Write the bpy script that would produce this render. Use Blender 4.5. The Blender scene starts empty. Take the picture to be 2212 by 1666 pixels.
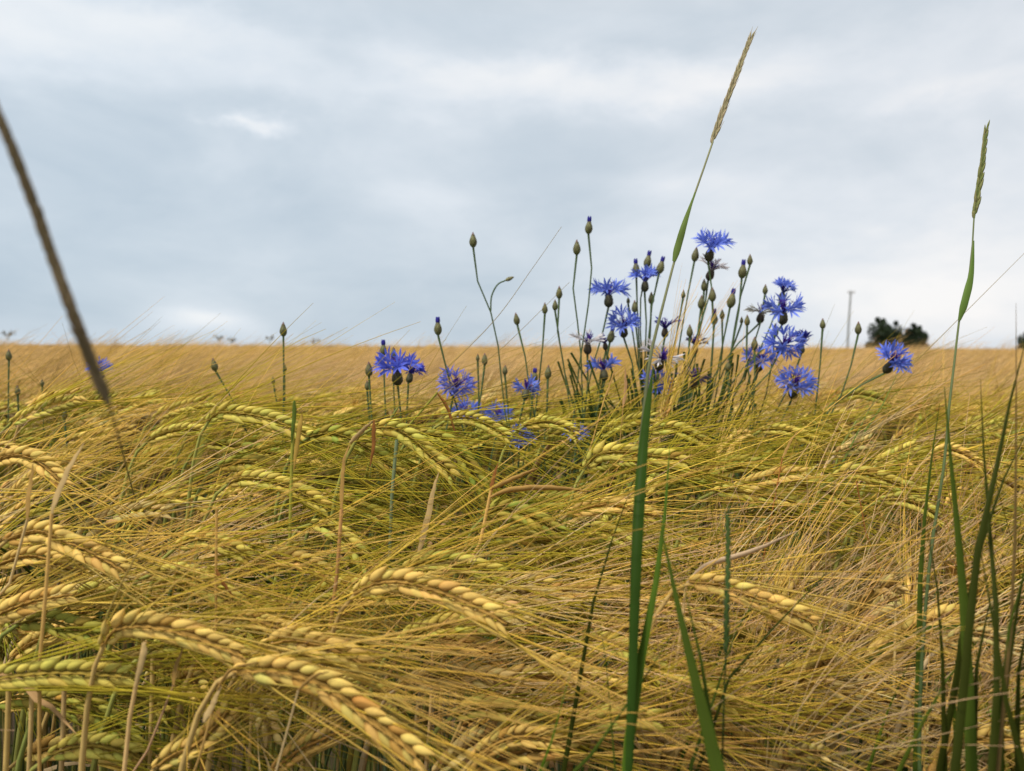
import bpy, math, random
import numpy as np
from mathutils import Vector, Matrix, Euler
R = math.radians
SEED = 11
rng = np.random.default_rng(SEED)
random.seed(SEED)
scene = bpy.context.scene

# ------------------------------------------------------------------ camera
CAM_Z = 1.0
FPX = 1676.0                       # focal length measured on a 2212 px wide view of the photograph
cam_data = bpy.data.cameras.new("camera")
cam = bpy.data.objects.new("camera", cam_data)
scene.collection.objects.link(cam)
scene.camera = cam
cam_data.sensor_width = 36.0
cam_data.lens = 36.0 * FPX / 2212.0
cam_data.clip_start = 0.02
cam_data.clip_end = 3000
cam_data.dof.use_dof = True
cam_data.dof.focus_distance = 0.50
cam_data.dof.aperture_fstop = 11.0
cam.location = (0, 0, CAM_Z)
PITCH = R(2.85); ROLL = R(0.26)
cam.rotation_mode = 'XYZ'
mcam = Matrix.Rotation(math.pi / 2 - PITCH, 4, 'X') @ Matrix.Rotation(ROLL, 4, 'Z')
cam.rotation_euler = mcam.to_euler('XYZ')
CM = np.array(mcam.to_3x3())

# ------------------------------------------------------------------ light
SUN_EL, SUN_AZ = R(58), R(-130)     # azimuth measured from +Y towards +X
sun_data = bpy.data.lights.new("sun", 'SUN')
sun = bpy.data.objects.new("sun", sun_data)
scene.collection.objects.link(sun)
sun_data.energy = 3.0
sun_data.angle = R(10)
sun_data.color = (1.0, 0.95, 0.86)
sd = Vector((math.cos(SUN_EL) * math.sin(SUN_AZ), math.cos(SUN_EL) * math.cos(SUN_AZ), math.sin(SUN_EL)))
sun.rotation_euler = sd.to_track_quat('Z', 'Y').to_euler()
scene.view_settings.view_transform = 'Standard'
scene.view_settings.look = 'None'
scene.view_settings.gamma = 1
scene.view_settings.exposure = 0.3
scene.cycles.max_bounces = 4
scene.cycles.transparent_max_bounces = 8
scene.cycles.diffuse_bounces = 2
scene.cycles.debug_use_spatial_splits = True


def px_dir(px, py):
    """Direction (camera depth 1) of a point of the 2212 px wide view."""
    v = np.array([(px - 1106.0) / FPX, -(py - 833.0) / FPX, -1.0])
    return CM @ v


def at(px, py, d):
    return np.array([0, 0, CAM_Z]) + px_dir(px, py) * d


world = bpy.data.worlds.new("World")
scene.world = world
world.use_nodes = True
nt = world.node_tree
nt.nodes.clear()


class NG:
    """small helper for node graphs"""
    def __init__(s, t): s.t = t
    def n(s, typ, **kw):
        x = s.t.nodes.new(typ)
        for k, v in kw.items():
            if isinstance(k, str) and k.startswith('i_'):
                x.inputs[k[2:].replace('_', ' ')].default_value = v
            else:
                setattr(x, k, v)
        return x
    def l(s, a, b): s.t.links.new(a, b)
    def m(s, op, a, b=None, c=None, clamp=False):
        x = s.t.nodes.new('ShaderNodeMath'); x.operation = op; x.use_clamp = clamp
        for i, v in enumerate((a, b, c)):
            if v is None: continue
            if isinstance(v, (int, float)): x.inputs[i].default_value = v
            else: s.l(v, x.inputs[i])
        return x.outputs[0]
    def mix(s, f, a, b):
        x = s.t.nodes.new('ShaderNodeMix'); x.data_type = 'RGBA'
        for sock, v in ((x.inputs[0], f), (x.inputs[6], a), (x.inputs[7], b)):
            if isinstance(v, (int, float)): sock.default_value = v
            elif isinstance(v, tuple): sock.default_value = (*v, 1) if len(v) == 3 else v
            else: s.l(v, sock)
        return x.outputs[2]
    def ramp(s, f, stops, interp='LINEAR'):
        x = s.t.nodes.new('ShaderNodeValToRGB'); x.color_ramp.interpolation = interp
        e = x.color_ramp.elements
        while len(e) < len(stops): e.new(0.5)
        for q, (p, c) in zip(e, stops):
            q.position = p; q.color = (*c, 1) if len(c) == 3 else c
        s.l(f, x.inputs[0])
        return x.outputs[0]


g = NG(nt)
tc = g.n('ShaderNodeTexCoord')
sep = g.n('ShaderNodeSeparateXYZ'); g.l(tc.outputs['Generated'], sep.inputs[0])
zc = g.m('MAXIMUM', sep.outputs[2], 0.0)
az = g.m('ARCTAN2', sep.outputs[0], sep.outputs[1])
# cloud deck: project the view direction on a flat layer overhead
den = g.m('ADD', zc, 0.22)
cu = g.m('DIVIDE', sep.outputs[0], den); cv = g.m('DIVIDE', sep.outputs[1], den)
cmb = g.n('ShaderNodeCombineXYZ'); g.l(cu, cmb.inputs[0]); g.l(cv, cmb.inputs[1])
def noise(vec, scale, detail, rough, dist=0.0, off=(0, 0, 0), sc=(1, 1, 1)):
    mp = g.n('ShaderNodeMapping'); mp.inputs['Location'].default_value = off; mp.inputs['Scale'].default_value = sc
    g.l(vec, mp.inputs[0])
    x = g.n('ShaderNodeTexNoise'); x.inputs['Scale'].default_value = scale; x.inputs['Detail'].default_value = detail
    x.inputs['Roughness'].default_value = rough; x.inputs['Distortion'].default_value = dist
    g.l(mp.outputs[0], x.inputs['Vector'])
    return x.outputs['Fac']
n1 = noise(cmb.outputs[0], 0.75, 7, 0.5, 0.3, (3.1, 1.7, 0), (1, 0.75, 1))
n2 = noise(tc.outputs['Generated'], 4.2, 10, 0.56, 0.35, (7.7, 2.1, 3), (1.0, 1.0, 2.4))
warp = noise(tc.outputs['Generated'], 7.0, 8, 0.6, 0.0, (1.2, 9.4, 5), (1, 1, 2))
warp2 = noise(tc.outputs['Generated'], 7.0, 8, 0.6, 0.0, (8.2, 4.4, 1), (1, 1, 2))
def blob(px, py, rx, ry, amp, w=1.0):
    """soft cloud patch at a fixed azimuth / height in the sky, edges broken up by noise"""
    d = px_dir(px, py); d = d / np.linalg.norm(d)
    a0 = math.atan2(d[0], d[1]); z0 = d[2]
    da = g.m('DIVIDE', g.m('ADD', g.m('SUBTRACT', az, a0), g.m('MULTIPLY', g.m('SUBTRACT', warp, 0.5), 0.28 * w)), rx / FPX)
    dz = g.m('DIVIDE', g.m('ADD', g.m('SUBTRACT', sep.outputs[2], z0), g.m('MULTIPLY', g.m('SUBTRACT', warp2, 0.5), 0.12 * w)), ry / FPX)
    r2 = g.m('ADD', g.m('MULTIPLY', da, da), g.m('MULTIPLY', dz, dz))
    return g.m('MULTIPLY', g.m('EXPONENT', g.m('MULTIPLY', r2, -1.0)), amp)
base = g.m('ADD', g.m('MULTIPLY', g.m('SUBTRACT', n1, 0.5), 0.55), g.m('MULTIPLY', g.m('SUBTRACT', n2, 0.5), 0.72))
acc = g.m('ADD', base, 0.55)
for b in [(540, 262, 75, 20, 0.42, 0.9), (650, 150, 420, 60, 0.16), (1560, 185, 260, 40, 0.30, 0.6), (1000, 215, 330, 60, 0.14),
          (440, 695, 90, 20, 0.34, 0.25), (330, 40, 260, 40, 0.2), (1250, 160, 380, 45, 0.22), (2000, 640, 500, 90, 0.12), (480, 330, 90, 60, 0.14, 0.5), (1450, 400, 90, 25, 0.16, 0.4), (930, 420, 130, 28, 0.12, 0.5),
          (120, 420, 520, 230, -0.17), (820, 640, 620, 120, -0.12), (60, 90, 260, 90, 0.22), (1750, 330, 330, 60, -0.10), (2100, 80, 300, 60, 0.14),
          (1900, 600, 620, 150, 0.20), (740, 135, 110, 22, -0.18, 0.5), (1800, 560, 300, 70, 0.08), (2080, 190, 200, 30, 0.14), (1350, 330, 240, 50, 0.08)]:
    acc = g.m('ADD', acc, blob(*b))
cloud = g.ramp(acc, [(0.0, (0.36, 0.45, 0.53)), (0.3, (0.435, 0.52, 0.60)), (0.5, (0.52, 0.595, 0.665)),
                     (0.72, (0.63, 0.69, 0.75)), (1.0, (0.79, 0.81, 0.825))])
warm = g.m('MULTIPLY', g.m('ADD', g.m('MULTIPLY', az, 0.9), 0.45, clamp=True), 0.55)
cloud = g.mix(warm, cloud, g.mix(1.0, cloud, cloud))
tint = g.n('ShaderNodeMix'); tint.data_type = 'RGBA'; tint.blend_type = 'MULTIPLY'
g.l(warm, tint.inputs[0]); g.l(cloud, tint.inputs[6]); tint.inputs[7].default_value = (1.07, 0.99, 0.945, 1)
# overcast sky: brighter towards the zenith
zen = g.m('ADD', 1.0, g.m('MULTIPLY', g.m('SUBTRACT', g.m('MINIMUM', g.m('MAXIMUM', sep.outputs[2], 0.42), 0.9), 0.42), 0.6))
sky = g.n('ShaderNodeTexSky'); sky.sky_type = 'NISHITA'; sky.sun_disc = False
sky.sun_elevation = SUN_EL; sky.sun_rotation = SUN_AZ
bg1 = g.n('ShaderNodeBackground'); g.l(sky.outputs[0], bg1.inputs[0]); bg1.inputs[1].default_value = 0.05
up = g.m('MULTIPLY', g.m('SUBTRACT', sep.outputs[2], 0.38), 4.0, clamp=True)
upper = g.mix(up, tint.outputs[2], (0.56, 0.565, 0.55))
bg2 = g.n('ShaderNodeBackground'); g.l(upper, bg2.inputs[0]); g.l(zen, bg2.inputs[1])
ms = g.n('ShaderNodeMixShader'); ms.inputs[0].default_value = 0.92
g.l(bg1.outputs[0], ms.inputs[1]); g.l(bg2.outputs[0], ms.inputs[2])
wo = g.n('ShaderNodeOutputWorld'); g.l(ms.outputs[0], wo.inputs[0])


# ------------------------------------------------------------------ materials
def mat_plant(name, rough=0.55, trans=0.2, noise_amt=0.25, scale=180.0, spec=0.3):
    m = bpy.data.materials.new(name); m.use_nodes = True
    t = m.node_tree; t.nodes.clear(); q = NG(t)
    at_ = q.n('ShaderNodeAttribute', attribute_name='Col')
    geo = q.n('ShaderNodeNewGeometry')
    nz = q.n('ShaderNodeTexNoise'); nz.inputs['Scale'].default_value = scale; nz.inputs['Detail'].default_value = 3
    q.l(geo.outputs['Position'], nz.inputs['Vector'])
    f = q.m('ADD', q.m('MULTIPLY', q.m('SUBTRACT', nz.outputs['Fac'], 0.5), 2 * noise_amt), 1.0)
    vm = q.n('ShaderNodeVectorMath', operation='SCALE'); q.l(at_.outputs['Color'], vm.inputs[0]); q.l(f, vm.inputs['Scale'])
    p = q.n('ShaderNodeBsdfPrincipled'); q.l(vm.outputs[0], p.inputs['Base Color'])
    p.inputs['Roughness'].default_value = rough; p.inputs['Specular IOR Level'].default_value = spec
    out = q.n('ShaderNodeOutputMaterial')
    if trans > 0:
        tr = q.n('ShaderNodeBsdfTranslucent'); q.l(vm.outputs[0], tr.inputs[0])
        mx = q.n('ShaderNodeMixShader'); mx.inputs[0].default_value = trans
        q.l(p.outputs[0], mx.inputs[1]); q.l(tr.outputs[0], mx.inputs[2]); q.l(mx.outputs[0], out.inputs[0])
    else:
        q.l(p.outputs[0], out.inputs[0])
    return m


M_AWN = mat_plant('awn', 0.7, 0.10, 0.15, 60, 0.0)
M_GRAIN = mat_plant('grain_husk', 0.6, 0.0, 0.18, 700, 0.08)
M_STEM = mat_plant('stem', 0.65, 0.05, 0.25, 160, 0.0)
M_LEAF = mat_plant('leaf', 0.65, 0.25, 0.3, 130, 0.05)
M_GREEN = mat_plant('green_blade', 0.45, 0.22, 0.22, 70, 0.04)
M_PETAL = mat_plant('petal', 0.6, 0.38, 0.22, 240, 0.15)
M_CALYX = mat_plant('calyx', 0.55, 0.0, 0.3, 700)
M_FIELD = mat_plant('field', 0.6, 0.25, 0.25, 2.0)
M_CROWN = mat_plant('crown', 0.6, 0.15, 0.3, 1.2)
M_WOOD = mat_plant('weathered_wood', 0.8, 0.0, 0.3, 4.0)


def soil_mat():
    m = bpy.data.materials.new('soil'); m.use_nodes = True
    t = m.node_tree; q = NG(t); p = t.nodes['Principled BSDF']
    geo = q.n('ShaderNodeNewGeometry')
    nz = q.n('ShaderNodeTexNoise'); nz.inputs['Scale'].default_value = 25; nz.inputs['Detail'].default_value = 8
    q.l(geo.outputs['Position'], nz.inputs['Vector'])
    c = q.ramp(nz.outputs['Fac'], [(0.3, (0.045, 0.032, 0.02)), (0.7, (0.12, 0.09, 0.055))])
    q.l(c, p.inputs['Base Color']); p.inputs['Roughness'].default_value = 0.95
    bp = q.n('ShaderNodeBump'); bp.inputs['Strength'].default_value = 0.6; bp.inputs['Distance'].default_value = 0.02
    q.l(nz.outputs['Fac'], bp.inputs['Height']); q.l(bp.outputs[0], p.inputs['Normal'])
    return m
M_SOIL = soil_mat()


# ------------------------------------------------------------------ mesh helpers
class MB:
    def __init__(s): s.v = []; s.q = []; s.t = []; s.c = []; s.n = 0
    def add(s, v, quads=None, tris=None, col=(1, 1, 1)):
        v = np.asarray(v, float).reshape(-1, 3)
        c = np.broadcast_to(np.asarray(col, float), v.shape) if np.ndim(col) <= 1 else np.asarray(col, float).reshape(-1, 3)
        if quads is not None and len(quads): s.q.append(np.asarray(quads).reshape(-1, 4) + s.n)
        if tris is not None and len(tris): s.t.append(np.asarray(tris).reshape(-1, 3) + s.n)
        s.v.append(v); s.c.append(c); s.n += len(v)
    def build(s, name, mat, parent=None, loc=(0, 0, 0), smooth=True):
        V = np.concatenate(s.v) - np.asarray(loc); Cc = np.clip(np.concatenate(s.c), 0, 1)
        Q = np.concatenate(s.q) if s.q else np.zeros((0, 4), int)
        T = np.concatenate(s.t) if s.t else np.zeros((0, 3), int)
        me = bpy.data.meshes.new(name)
        me.vertices.add(len(V)); me.vertices.foreach_set('co', V.astype(np.float32).ravel())
        loops = np.concatenate([Q.ravel(), T.ravel()]).astype(np.int32)
        me.loops.add(len(loops)); me.loops.foreach_set('vertex_index', loops)
        tot = np.concatenate([np.full(len(Q), 4), np.full(len(T), 3)]).astype(np.int32)
        st = np.concatenate([[0], np.cumsum(tot)[:-1]]).astype(np.int32)
        me.polygons.add(len(tot)); me.polygons.foreach_set('loop_start', st)
        try: me.polygons.foreach_set('loop_total', tot)
        except Exception: pass
        me.polygons.foreach_set('use_smooth', np.full(len(tot), smooth))
        a = me.color_attributes.new('Col', 'FLOAT_COLOR', 'POINT')
        a.data.foreach_set('color', np.concatenate([Cc, np.ones((len(Cc), 1))], 1).astype(np.float32).ravel())
        me.update(calc_edges=True); me.validate()
        me.materials.append(mat)
        o = bpy.data.objects.new(name, me)
        scene.collection.objects.link(o)
        if parent is not None: o.parent = parent
        return o


def empty(name, loc, label, cat, group=None):
    o = bpy.data.objects.new(name, None); scene.collection.objects.link(o)
    o.location = tuple(loc); o.empty_display_size = 0.02
    o['label'] = label; o['category'] = cat
    if group: o['group'] = group
    return o


def tag(o, label=None, cat=None, group=None, kind=None):
    for k, v in (('label', label), ('category', cat), ('group', group), ('kind', kind)):
        if v: o[k] = v
    return o


def nrm(v): return v / np.maximum(np.linalg.norm(v, axis=-1, keepdims=True), 1e-9)


def catmull(pts, n):
    """smooth curve through pts resampled to n points equally spaced by arc length"""
    P = np.asarray(pts, float)
    if len(P) == 2: P = np.array([P[0], (P[0] + P[1]) / 2, P[1]])
    E = np.vstack([2 * P[0] - P[1], P, 2 * P[-1] - P[-2]])
    out = []
    for i in range(1, len(E) - 2):
        t = np.linspace(0, 1, 14, endpoint=False)[:, None]
        p0, p1, p2, p3 = E[i - 1], E[i], E[i + 1], E[i + 2]
        out.append(0.5 * ((2 * p1) + (-p0 + p2) * t + (2 * p0 - 5 * p1 + 4 * p2 - p3) * t ** 2 + (-p0 + 3 * p1 - 3 * p2 + p3) * t ** 3))
    C = np.vstack(out + [P[-1:]])
    s = np.concatenate([[0], np.cumsum(np.linalg.norm(np.diff(C, axis=0), axis=1))])
    u = np.linspace(0, s[-1], n)
    return np.stack([np.interp(u, s, C[:, k]) for k in range(3)], 1), s[-1]


def bezier(p0, p1, p2, p3, n):
    t = np.linspace(0, 1, n)[:, None]
    return (1 - t) ** 3 * p0 + 3 * (1 - t) ** 2 * t * p1 + 3 * (1 - t) * t ** 2 * p2 + t ** 3 * p3


def tubes(mb, P, Rr, k, C, ref=None):
    """P (M,N,3) paths, Rr (M,N) or (N,) radii, C colour (3,), (M,3) or (M,N,3)"""
    P = np.asarray(P, float)
    if P.ndim == 2: P = P[None]
    M, N, _ = P.shape
    Rr = np.broadcast_to(np.asarray(Rr, float), (M, N))
    T = nrm(np.gradient(P, axis=1))
    if ref is None: ref = np.array([0.21, 0.93, 0.31])
    A = np.cross(T, ref)
    A = nrm(A); B = np.cross(T, A)
    ang = np.arange(k) / k * 2 * np.pi
    V = P[:, :, None] + Rr[:, :, None, None] * (np.cos(ang)[:, None] * A[:, :, None] + np.sin(ang)[:, None] * B[:, :, None])
    C = np.asarray(C, float)
    if C.ndim == 1: C = np.broadcast_to(C, (M, N, 3))
    elif C.ndim == 2: C = np.broadcast_to(C[:, None] if C.shape[0] == M and not (M == 1 and C.shape[0] == N) else C[None], (M, N, 3))
    CC = np.broadcast_to(C[:, :, None], (M, N, k, 3))
    i = np.arange(M)[:, None, None] * N * k; j = np.arange(N - 1)[None, :, None] * k; a = np.arange(k)[None, None]
    b = (a + 1) % k
    Q = np.stack([i + j + a, i + j + b, i + j + k + b, i + j + k + a], -1)
    mb.add(V, quads=Q.reshape(-1, 4), col=CC.reshape(-1, 3))


def blade(mb, path, widths, side, fold, col, col2=None):
    """leaf blade: three vertices across, folded along the midrib; two-skin thickness is given by the fold"""
    P = np.asarray(path, float); N = len(P); W = np.asarray(widths, float)[:, None]
    T = nrm(np.gradient(P, axis=0)); S = nrm(side - T * np.sum(side * T, 1, keepdims=True)); U = np.cross(S, T)
    V = np.stack([P - S * W / 2 + U * W * fold, P, P + S * W / 2 + U * W * fold], 1)
    th = 0.00018
    V2 = V - U[:, None] * th
    col = np.asarray(col, float)
    if col2 is not None: col = col[None] + (np.asarray(col2) - col)[None] * np.linspace(0, 1, N)[:, None]
    C = np.broadcast_to(col if col.ndim > 1 else col[None], (N, 3))[:, None] * np.array([1.0, 0.86, 1.0])[None, :, None]
    Q = []
    off = N * 3
    for i in range(N - 1):
        for a in range(2):
            Q.append([i * 3 + a, i * 3 + a + 1, i * 3 + 3 + a + 1, i * 3 + 3 + a])
            Q.append([off + i * 3 + a + 1, off + i * 3 + a, off + i * 3 + 3 + a, off + i * 3 + 3 + a + 1])
        Q.append([i * 3, i * 3 + 3, off + i * 3 + 3, off + i * 3])
        Q.append([i * 3 + 5, i * 3 + 2, off + i * 3 + 2, off + i * 3 + 5])
    mb.add(np.concatenate([V.reshape(-1, 3), V2.reshape(-1, 3)]), quads=Q, col=np.concatenate([C.reshape(-1, 3)] * 2))


def grain_template(k, z, r):
    ang = np.arange(k) / k * 2 * np.pi
    V = np.array([[r_ * math.cos(a), r_ * math.sin(a), z_] for z_, r_ in zip(z, r) for a in ang])
    Q = [[i * k + a, i * k + (a + 1) % k, (i + 1) * k + (a + 1) % k, (i + 1) * k + a] for i in range(len(z) - 1) for a in range(k)]
    return V, np.array(Q), np.repeat(np.asarray(z, float), k)


G_HI = grain_template(9, [0, .06, .2, .38, .56, .74, .88, 1.0], [.25, .6, .93, 1.0, .86, .56, .28, .06])
G_LO = grain_template(5, [0, .15, .45, .8, 1.0], [.3, .85, 1.0, .5, .08])
G_SL = grain_template(4, [0, .3, .7, 1.0], [.4, 1.0, .7, .1])


def blobs(mb, tmpl, B, A, S, N, L, W, TH, col, tip=None):
    V, Q, z = tmpl
    B, A, S, N = (np.asarray(x, float) for x in (B, A, S, N))
    M = len(B); L = np.broadcast_to(L, (M,)); W = np.broadcast_to(W, (M,)); TH = np.broadcast_to(TH, (M,))
    out = B[:, None] + A[:, None] * (V[None, :, 2:3] * L[:, None, None]) + S[:, None] * (V[None, :, 0:1] * W[:, None, None]) + N[:, None] * (V[None, :, 1:2] * TH[:, None, None])
    col = np.broadcast_to(np.asarray(col, float), (M, 3))
    C = np.repeat(col[:, None], len(V), 1)
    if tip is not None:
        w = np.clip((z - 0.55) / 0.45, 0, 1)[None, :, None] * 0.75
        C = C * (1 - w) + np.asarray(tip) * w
        C = C * (1 - 0.42 * np.clip(1 - z / 0.22, 0, 1)[None, :, None] * np.array([0.8, 1.0, 1.1]))  # darker bases: husk brown, with the shade between grains painted in
    QQ = Q[None] + (np.arange(M) * len(V))[:, None, None]
    mb.add(out.reshape(-1, 3), quads=QQ.reshape(-1, 4), col=C.reshape(-1, 3))


# ------------------------------------------------------------------ barley
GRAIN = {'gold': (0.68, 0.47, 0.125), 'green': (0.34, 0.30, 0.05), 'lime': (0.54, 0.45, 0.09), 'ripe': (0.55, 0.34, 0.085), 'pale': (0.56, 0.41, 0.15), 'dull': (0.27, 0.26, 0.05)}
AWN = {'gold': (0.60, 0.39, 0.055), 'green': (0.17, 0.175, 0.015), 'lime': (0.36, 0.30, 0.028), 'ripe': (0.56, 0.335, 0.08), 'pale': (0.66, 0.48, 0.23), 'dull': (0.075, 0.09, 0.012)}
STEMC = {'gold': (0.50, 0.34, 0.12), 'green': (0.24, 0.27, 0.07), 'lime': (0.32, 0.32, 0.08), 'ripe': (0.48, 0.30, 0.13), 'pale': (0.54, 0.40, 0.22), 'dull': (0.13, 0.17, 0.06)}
YAX = np.array([0, -1.0, 0])


def ear(eb, ab, spine, face, tone, n=26, hi=True, awn_len=0.135, spread=0.055, fat=1.0, awn_r=0.00038, bend=(0.10, 0, -0.02), seg=7, gscale=1.0, keep=1.0):
    P, L = catmull(spine, n + 2)
    T = nrm(np.gradient(P, axis=0))[:n]; P = P[:n]
    face = nrm(np.asarray(face, float))
    S = nrm(np.cross(np.broadcast_to(face, T.shape), T)); N = np.cross(T, S)
    i = np.arange(n); sg = np.where(i % 2 == 0, 1.0, -1.0)[:, None]
    f = i / (n - 1)
    tap = np.minimum(1, 0.62 + f * 3.2) * np.where(f > 0.72, 1 - (f - 0.72) * 0.9, 1.0)
    j = rng.normal(0, 1, (n, 3))
    A = nrm(T + sg * S * (0.37 + 0.05 * j[:, :1]) + N * 0.10 * j[:, 1:2])
    B = P + sg * S * 0.0019 * gscale * tap[:, None]
    glen = L / n * 3.9 * tap * gscale * (1 + .06 * rng.normal(0, 1, n))
    cg = np.array(GRAIN[tone])
    cg_ = cg
    cols = cg[None] * (1 + 0.10 * rng.normal(0, 1, (n, 1))) + np.array([0.03, -0.01, 0.0]) * rng.normal(0, 1, (n, 1))
    br = rng.random(n) < .05; cols = np.where(br[:, None], cols * np.array([.7, .58, .5]), cols)
    Sg = nrm(np.cross(N, A)); Ng = np.cross(A, Sg)
    wid = glen * 0.186 * fat * (1 + .05 * rng.normal(0, 1, n))
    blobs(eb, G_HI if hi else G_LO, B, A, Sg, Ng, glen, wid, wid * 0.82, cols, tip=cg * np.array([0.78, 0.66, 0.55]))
    if hi:
        for s2 in (1, -1):      # narrow sterile spikelets between the two rows
            Bs = P + N * s2 * 0.0012 + sg * S * 0.0004
            As = nrm(T + N * s2 * 0.24 - sg * S * 0.10)
            blobs(eb, G_SL, Bs, As, S, N, glen * 0.7, 0.0005, 0.0004, cg * np.array([0.55, 0.46, 0.4]) * (1 + 0.15 * rng.normal(0, 1, (n, 1))))
        tubes(eb, P, np.full(n, 0.0007), 5, cg * np.array([0.40, 0.35, 0.3]))
    # awns, one from each grain tip
    k = rng.random(n) < keep
    tipp = (B + A * glen[:, None] * 0.95)[k]
    D0 = nrm(A * 0.45 + T * 0.75 + rng.normal(0, spread, (n, 3)))[k]
    m = len(tipp)
    bd = np.asarray(bend)[None] + rng.normal(0, 0.055, (m, 3))
    ln = awn_len * rng.uniform(0.72, 1.12, m) * (1 - 0.25 * f[k])
    t = np.linspace(0, 1, seg)[None, :, None]
    path = tipp[:, None] + D0[:, None] * ln[:, None, None] * t + bd[:, None] * ln[:, None, None] * t ** 2
    rad = awn_r * (1.0 - 0.75 * np.linspace(0, 1, seg))[None] * rng.uniform(0.75, 1.25, (m, 1))
    ca = np.array(AWN[tone])
    mixw = rng.random((m, 1))
    ca = ca[None] * (1 + 0.28 * rng.normal(0, 1, (m, 1))) * (1 - 0.35 * mixw) + 0.35 * mixw * np.array(AWN['gold' if tone in ('lime', 'green', 'dull') else 'pale'])
    cc = ca[:, None] * (1 + np.array([0.22, 0.06, 0.25])[None, None] * np.linspace(-0.4, 1, seg)[None, :, None])
    tubes(ab, path, rad, 3, cc)
    return P, T


def stem_path(e0, t0, root, n=16):
    k = 0.05
    return bezier(e0 + t0 * 0.002, e0 - t0 * k, np.array([root[0], root[1], e0[2] * 0.62]), np.array([root[0], root[1], 0.0]), n)[::1]


def add_stem(mb, path, tone, r0=0.0009, r1=0.0017, sides=7):
    n = len(path); f = np.linspace(0, 1, n)
    r = r0 + (r1 - r0) * np.clip(f * 3, 0, 1)
    c = np.array(STEMC[tone])[None] * (1 + 0.10 * rng.normal(0, 1, (n, 1)))
    node = int(n * 0.35) + rng.integers(0, 3)
    if node < n - 1: r = r.copy(); r[node] *= 1.35; c[node] = c[node] * np.array([0.6, 0.42, 0.35])
    tubes(mb, path, r, sides, c)


def add_leaf(mb, base, dirh, length, width, droop, tone, kink=0.0, fold=0.25, n=12):
    t = np.linspace(0, 1, n)[:, None]
    d = nrm(np.asarray(dirh, float))
    p = base + d * length * t + np.array([0, 0, -1.0]) * droop * length * t ** 2.2
    if kink > 0: p = p + np.where(t > 0.45, (t - 0.45), 0) * np.array([0.2, 0, -1.0]) * kink * length
    p = p + rng.normal(0, 0.0012, (n, 3)) * t
    w = width * np.interp(np.linspace(0, 1, n), [0, .15, .5, .85, 1], [.55, 1, .9, .4, .05])
    side = nrm(np.cross(d, np.array([0.1, 0.2, 1.0]))) + np.array([0, 0, 0.5]) * rng.uniform(-1, 1)
    c = {'dry': (0.52, 0.32, 0.14), 'drypale': (0.60, 0.44, 0.24), 'rust': (0.36, 0.15, 0.045), 'green': (0.055, 0.085, 0.016), 'olive': (0.20, 0.19, 0.035)}[tone]
    blade(mb, p, w, side, fold, c, np.array(c) * rng.uniform(0.75, 1.1))


def plant(spine, tone, label, group=None, face=YAX, root=None, leaf=None, hi=True, stem_tone=None, r1=0.0016, **kw):
    eb, ab, sb = MB(), MB(), MB()
    spine = np.asarray(spine, float)
    P, T = ear(eb, ab, spine, face, tone, hi=hi, **kw)
    e0, t0 = P[0], T[0]
    if root is None:
        root = (e0[0] - t0[0] * 0.05 + rng.normal(0, 0.008), e0[1] - t0[1] * 0.05 + rng.normal(0, 0.01))
    root = (root[0], root[1])
    loc = (root[0], root[1], 0)
    th = empty('barley_plant', loc, label, 'barley', group)
    sp = stem_path(e0, t0, root)
    add_stem(sb, sp, stem_tone or tone, r1=r1)
    sb.build('stem', M_STEM, th, loc)
    eo = eb.build('ear', M_GRAIN, th, loc)
    ab.build('awns', M_AWN, eo, loc)
    if leaf:
        lb = MB()
        i = leaf.get('i', 6)
        a = leaf.get('az', rng.uniform(-0.6, 0.6)); el = leaf.get('el', 0.6)
        d = (math.cos(a) * leaf.get('sx', 1), math.sin(a), el)
        add_leaf(lb, sp[i], d, leaf.get('len', 0.12), leaf.get('w', 0.006), leaf.get('droop', 0.5), leaf.get('tone', 'dry'), leaf.get('kink', 0))
        lb.build('leaf', M_LEAF, th, loc)
    return th


def scr(pts, d, d2=None):
    """spine from measured view points at depth d (to d2 at the tip)"""
    d2 = d if d2 is None else d2
    n = len(pts)
    return np.array([at(x, y, d + (d2 - d) * i / (n - 1)) for i, (x, y) in enumerate(pts)])

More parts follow.
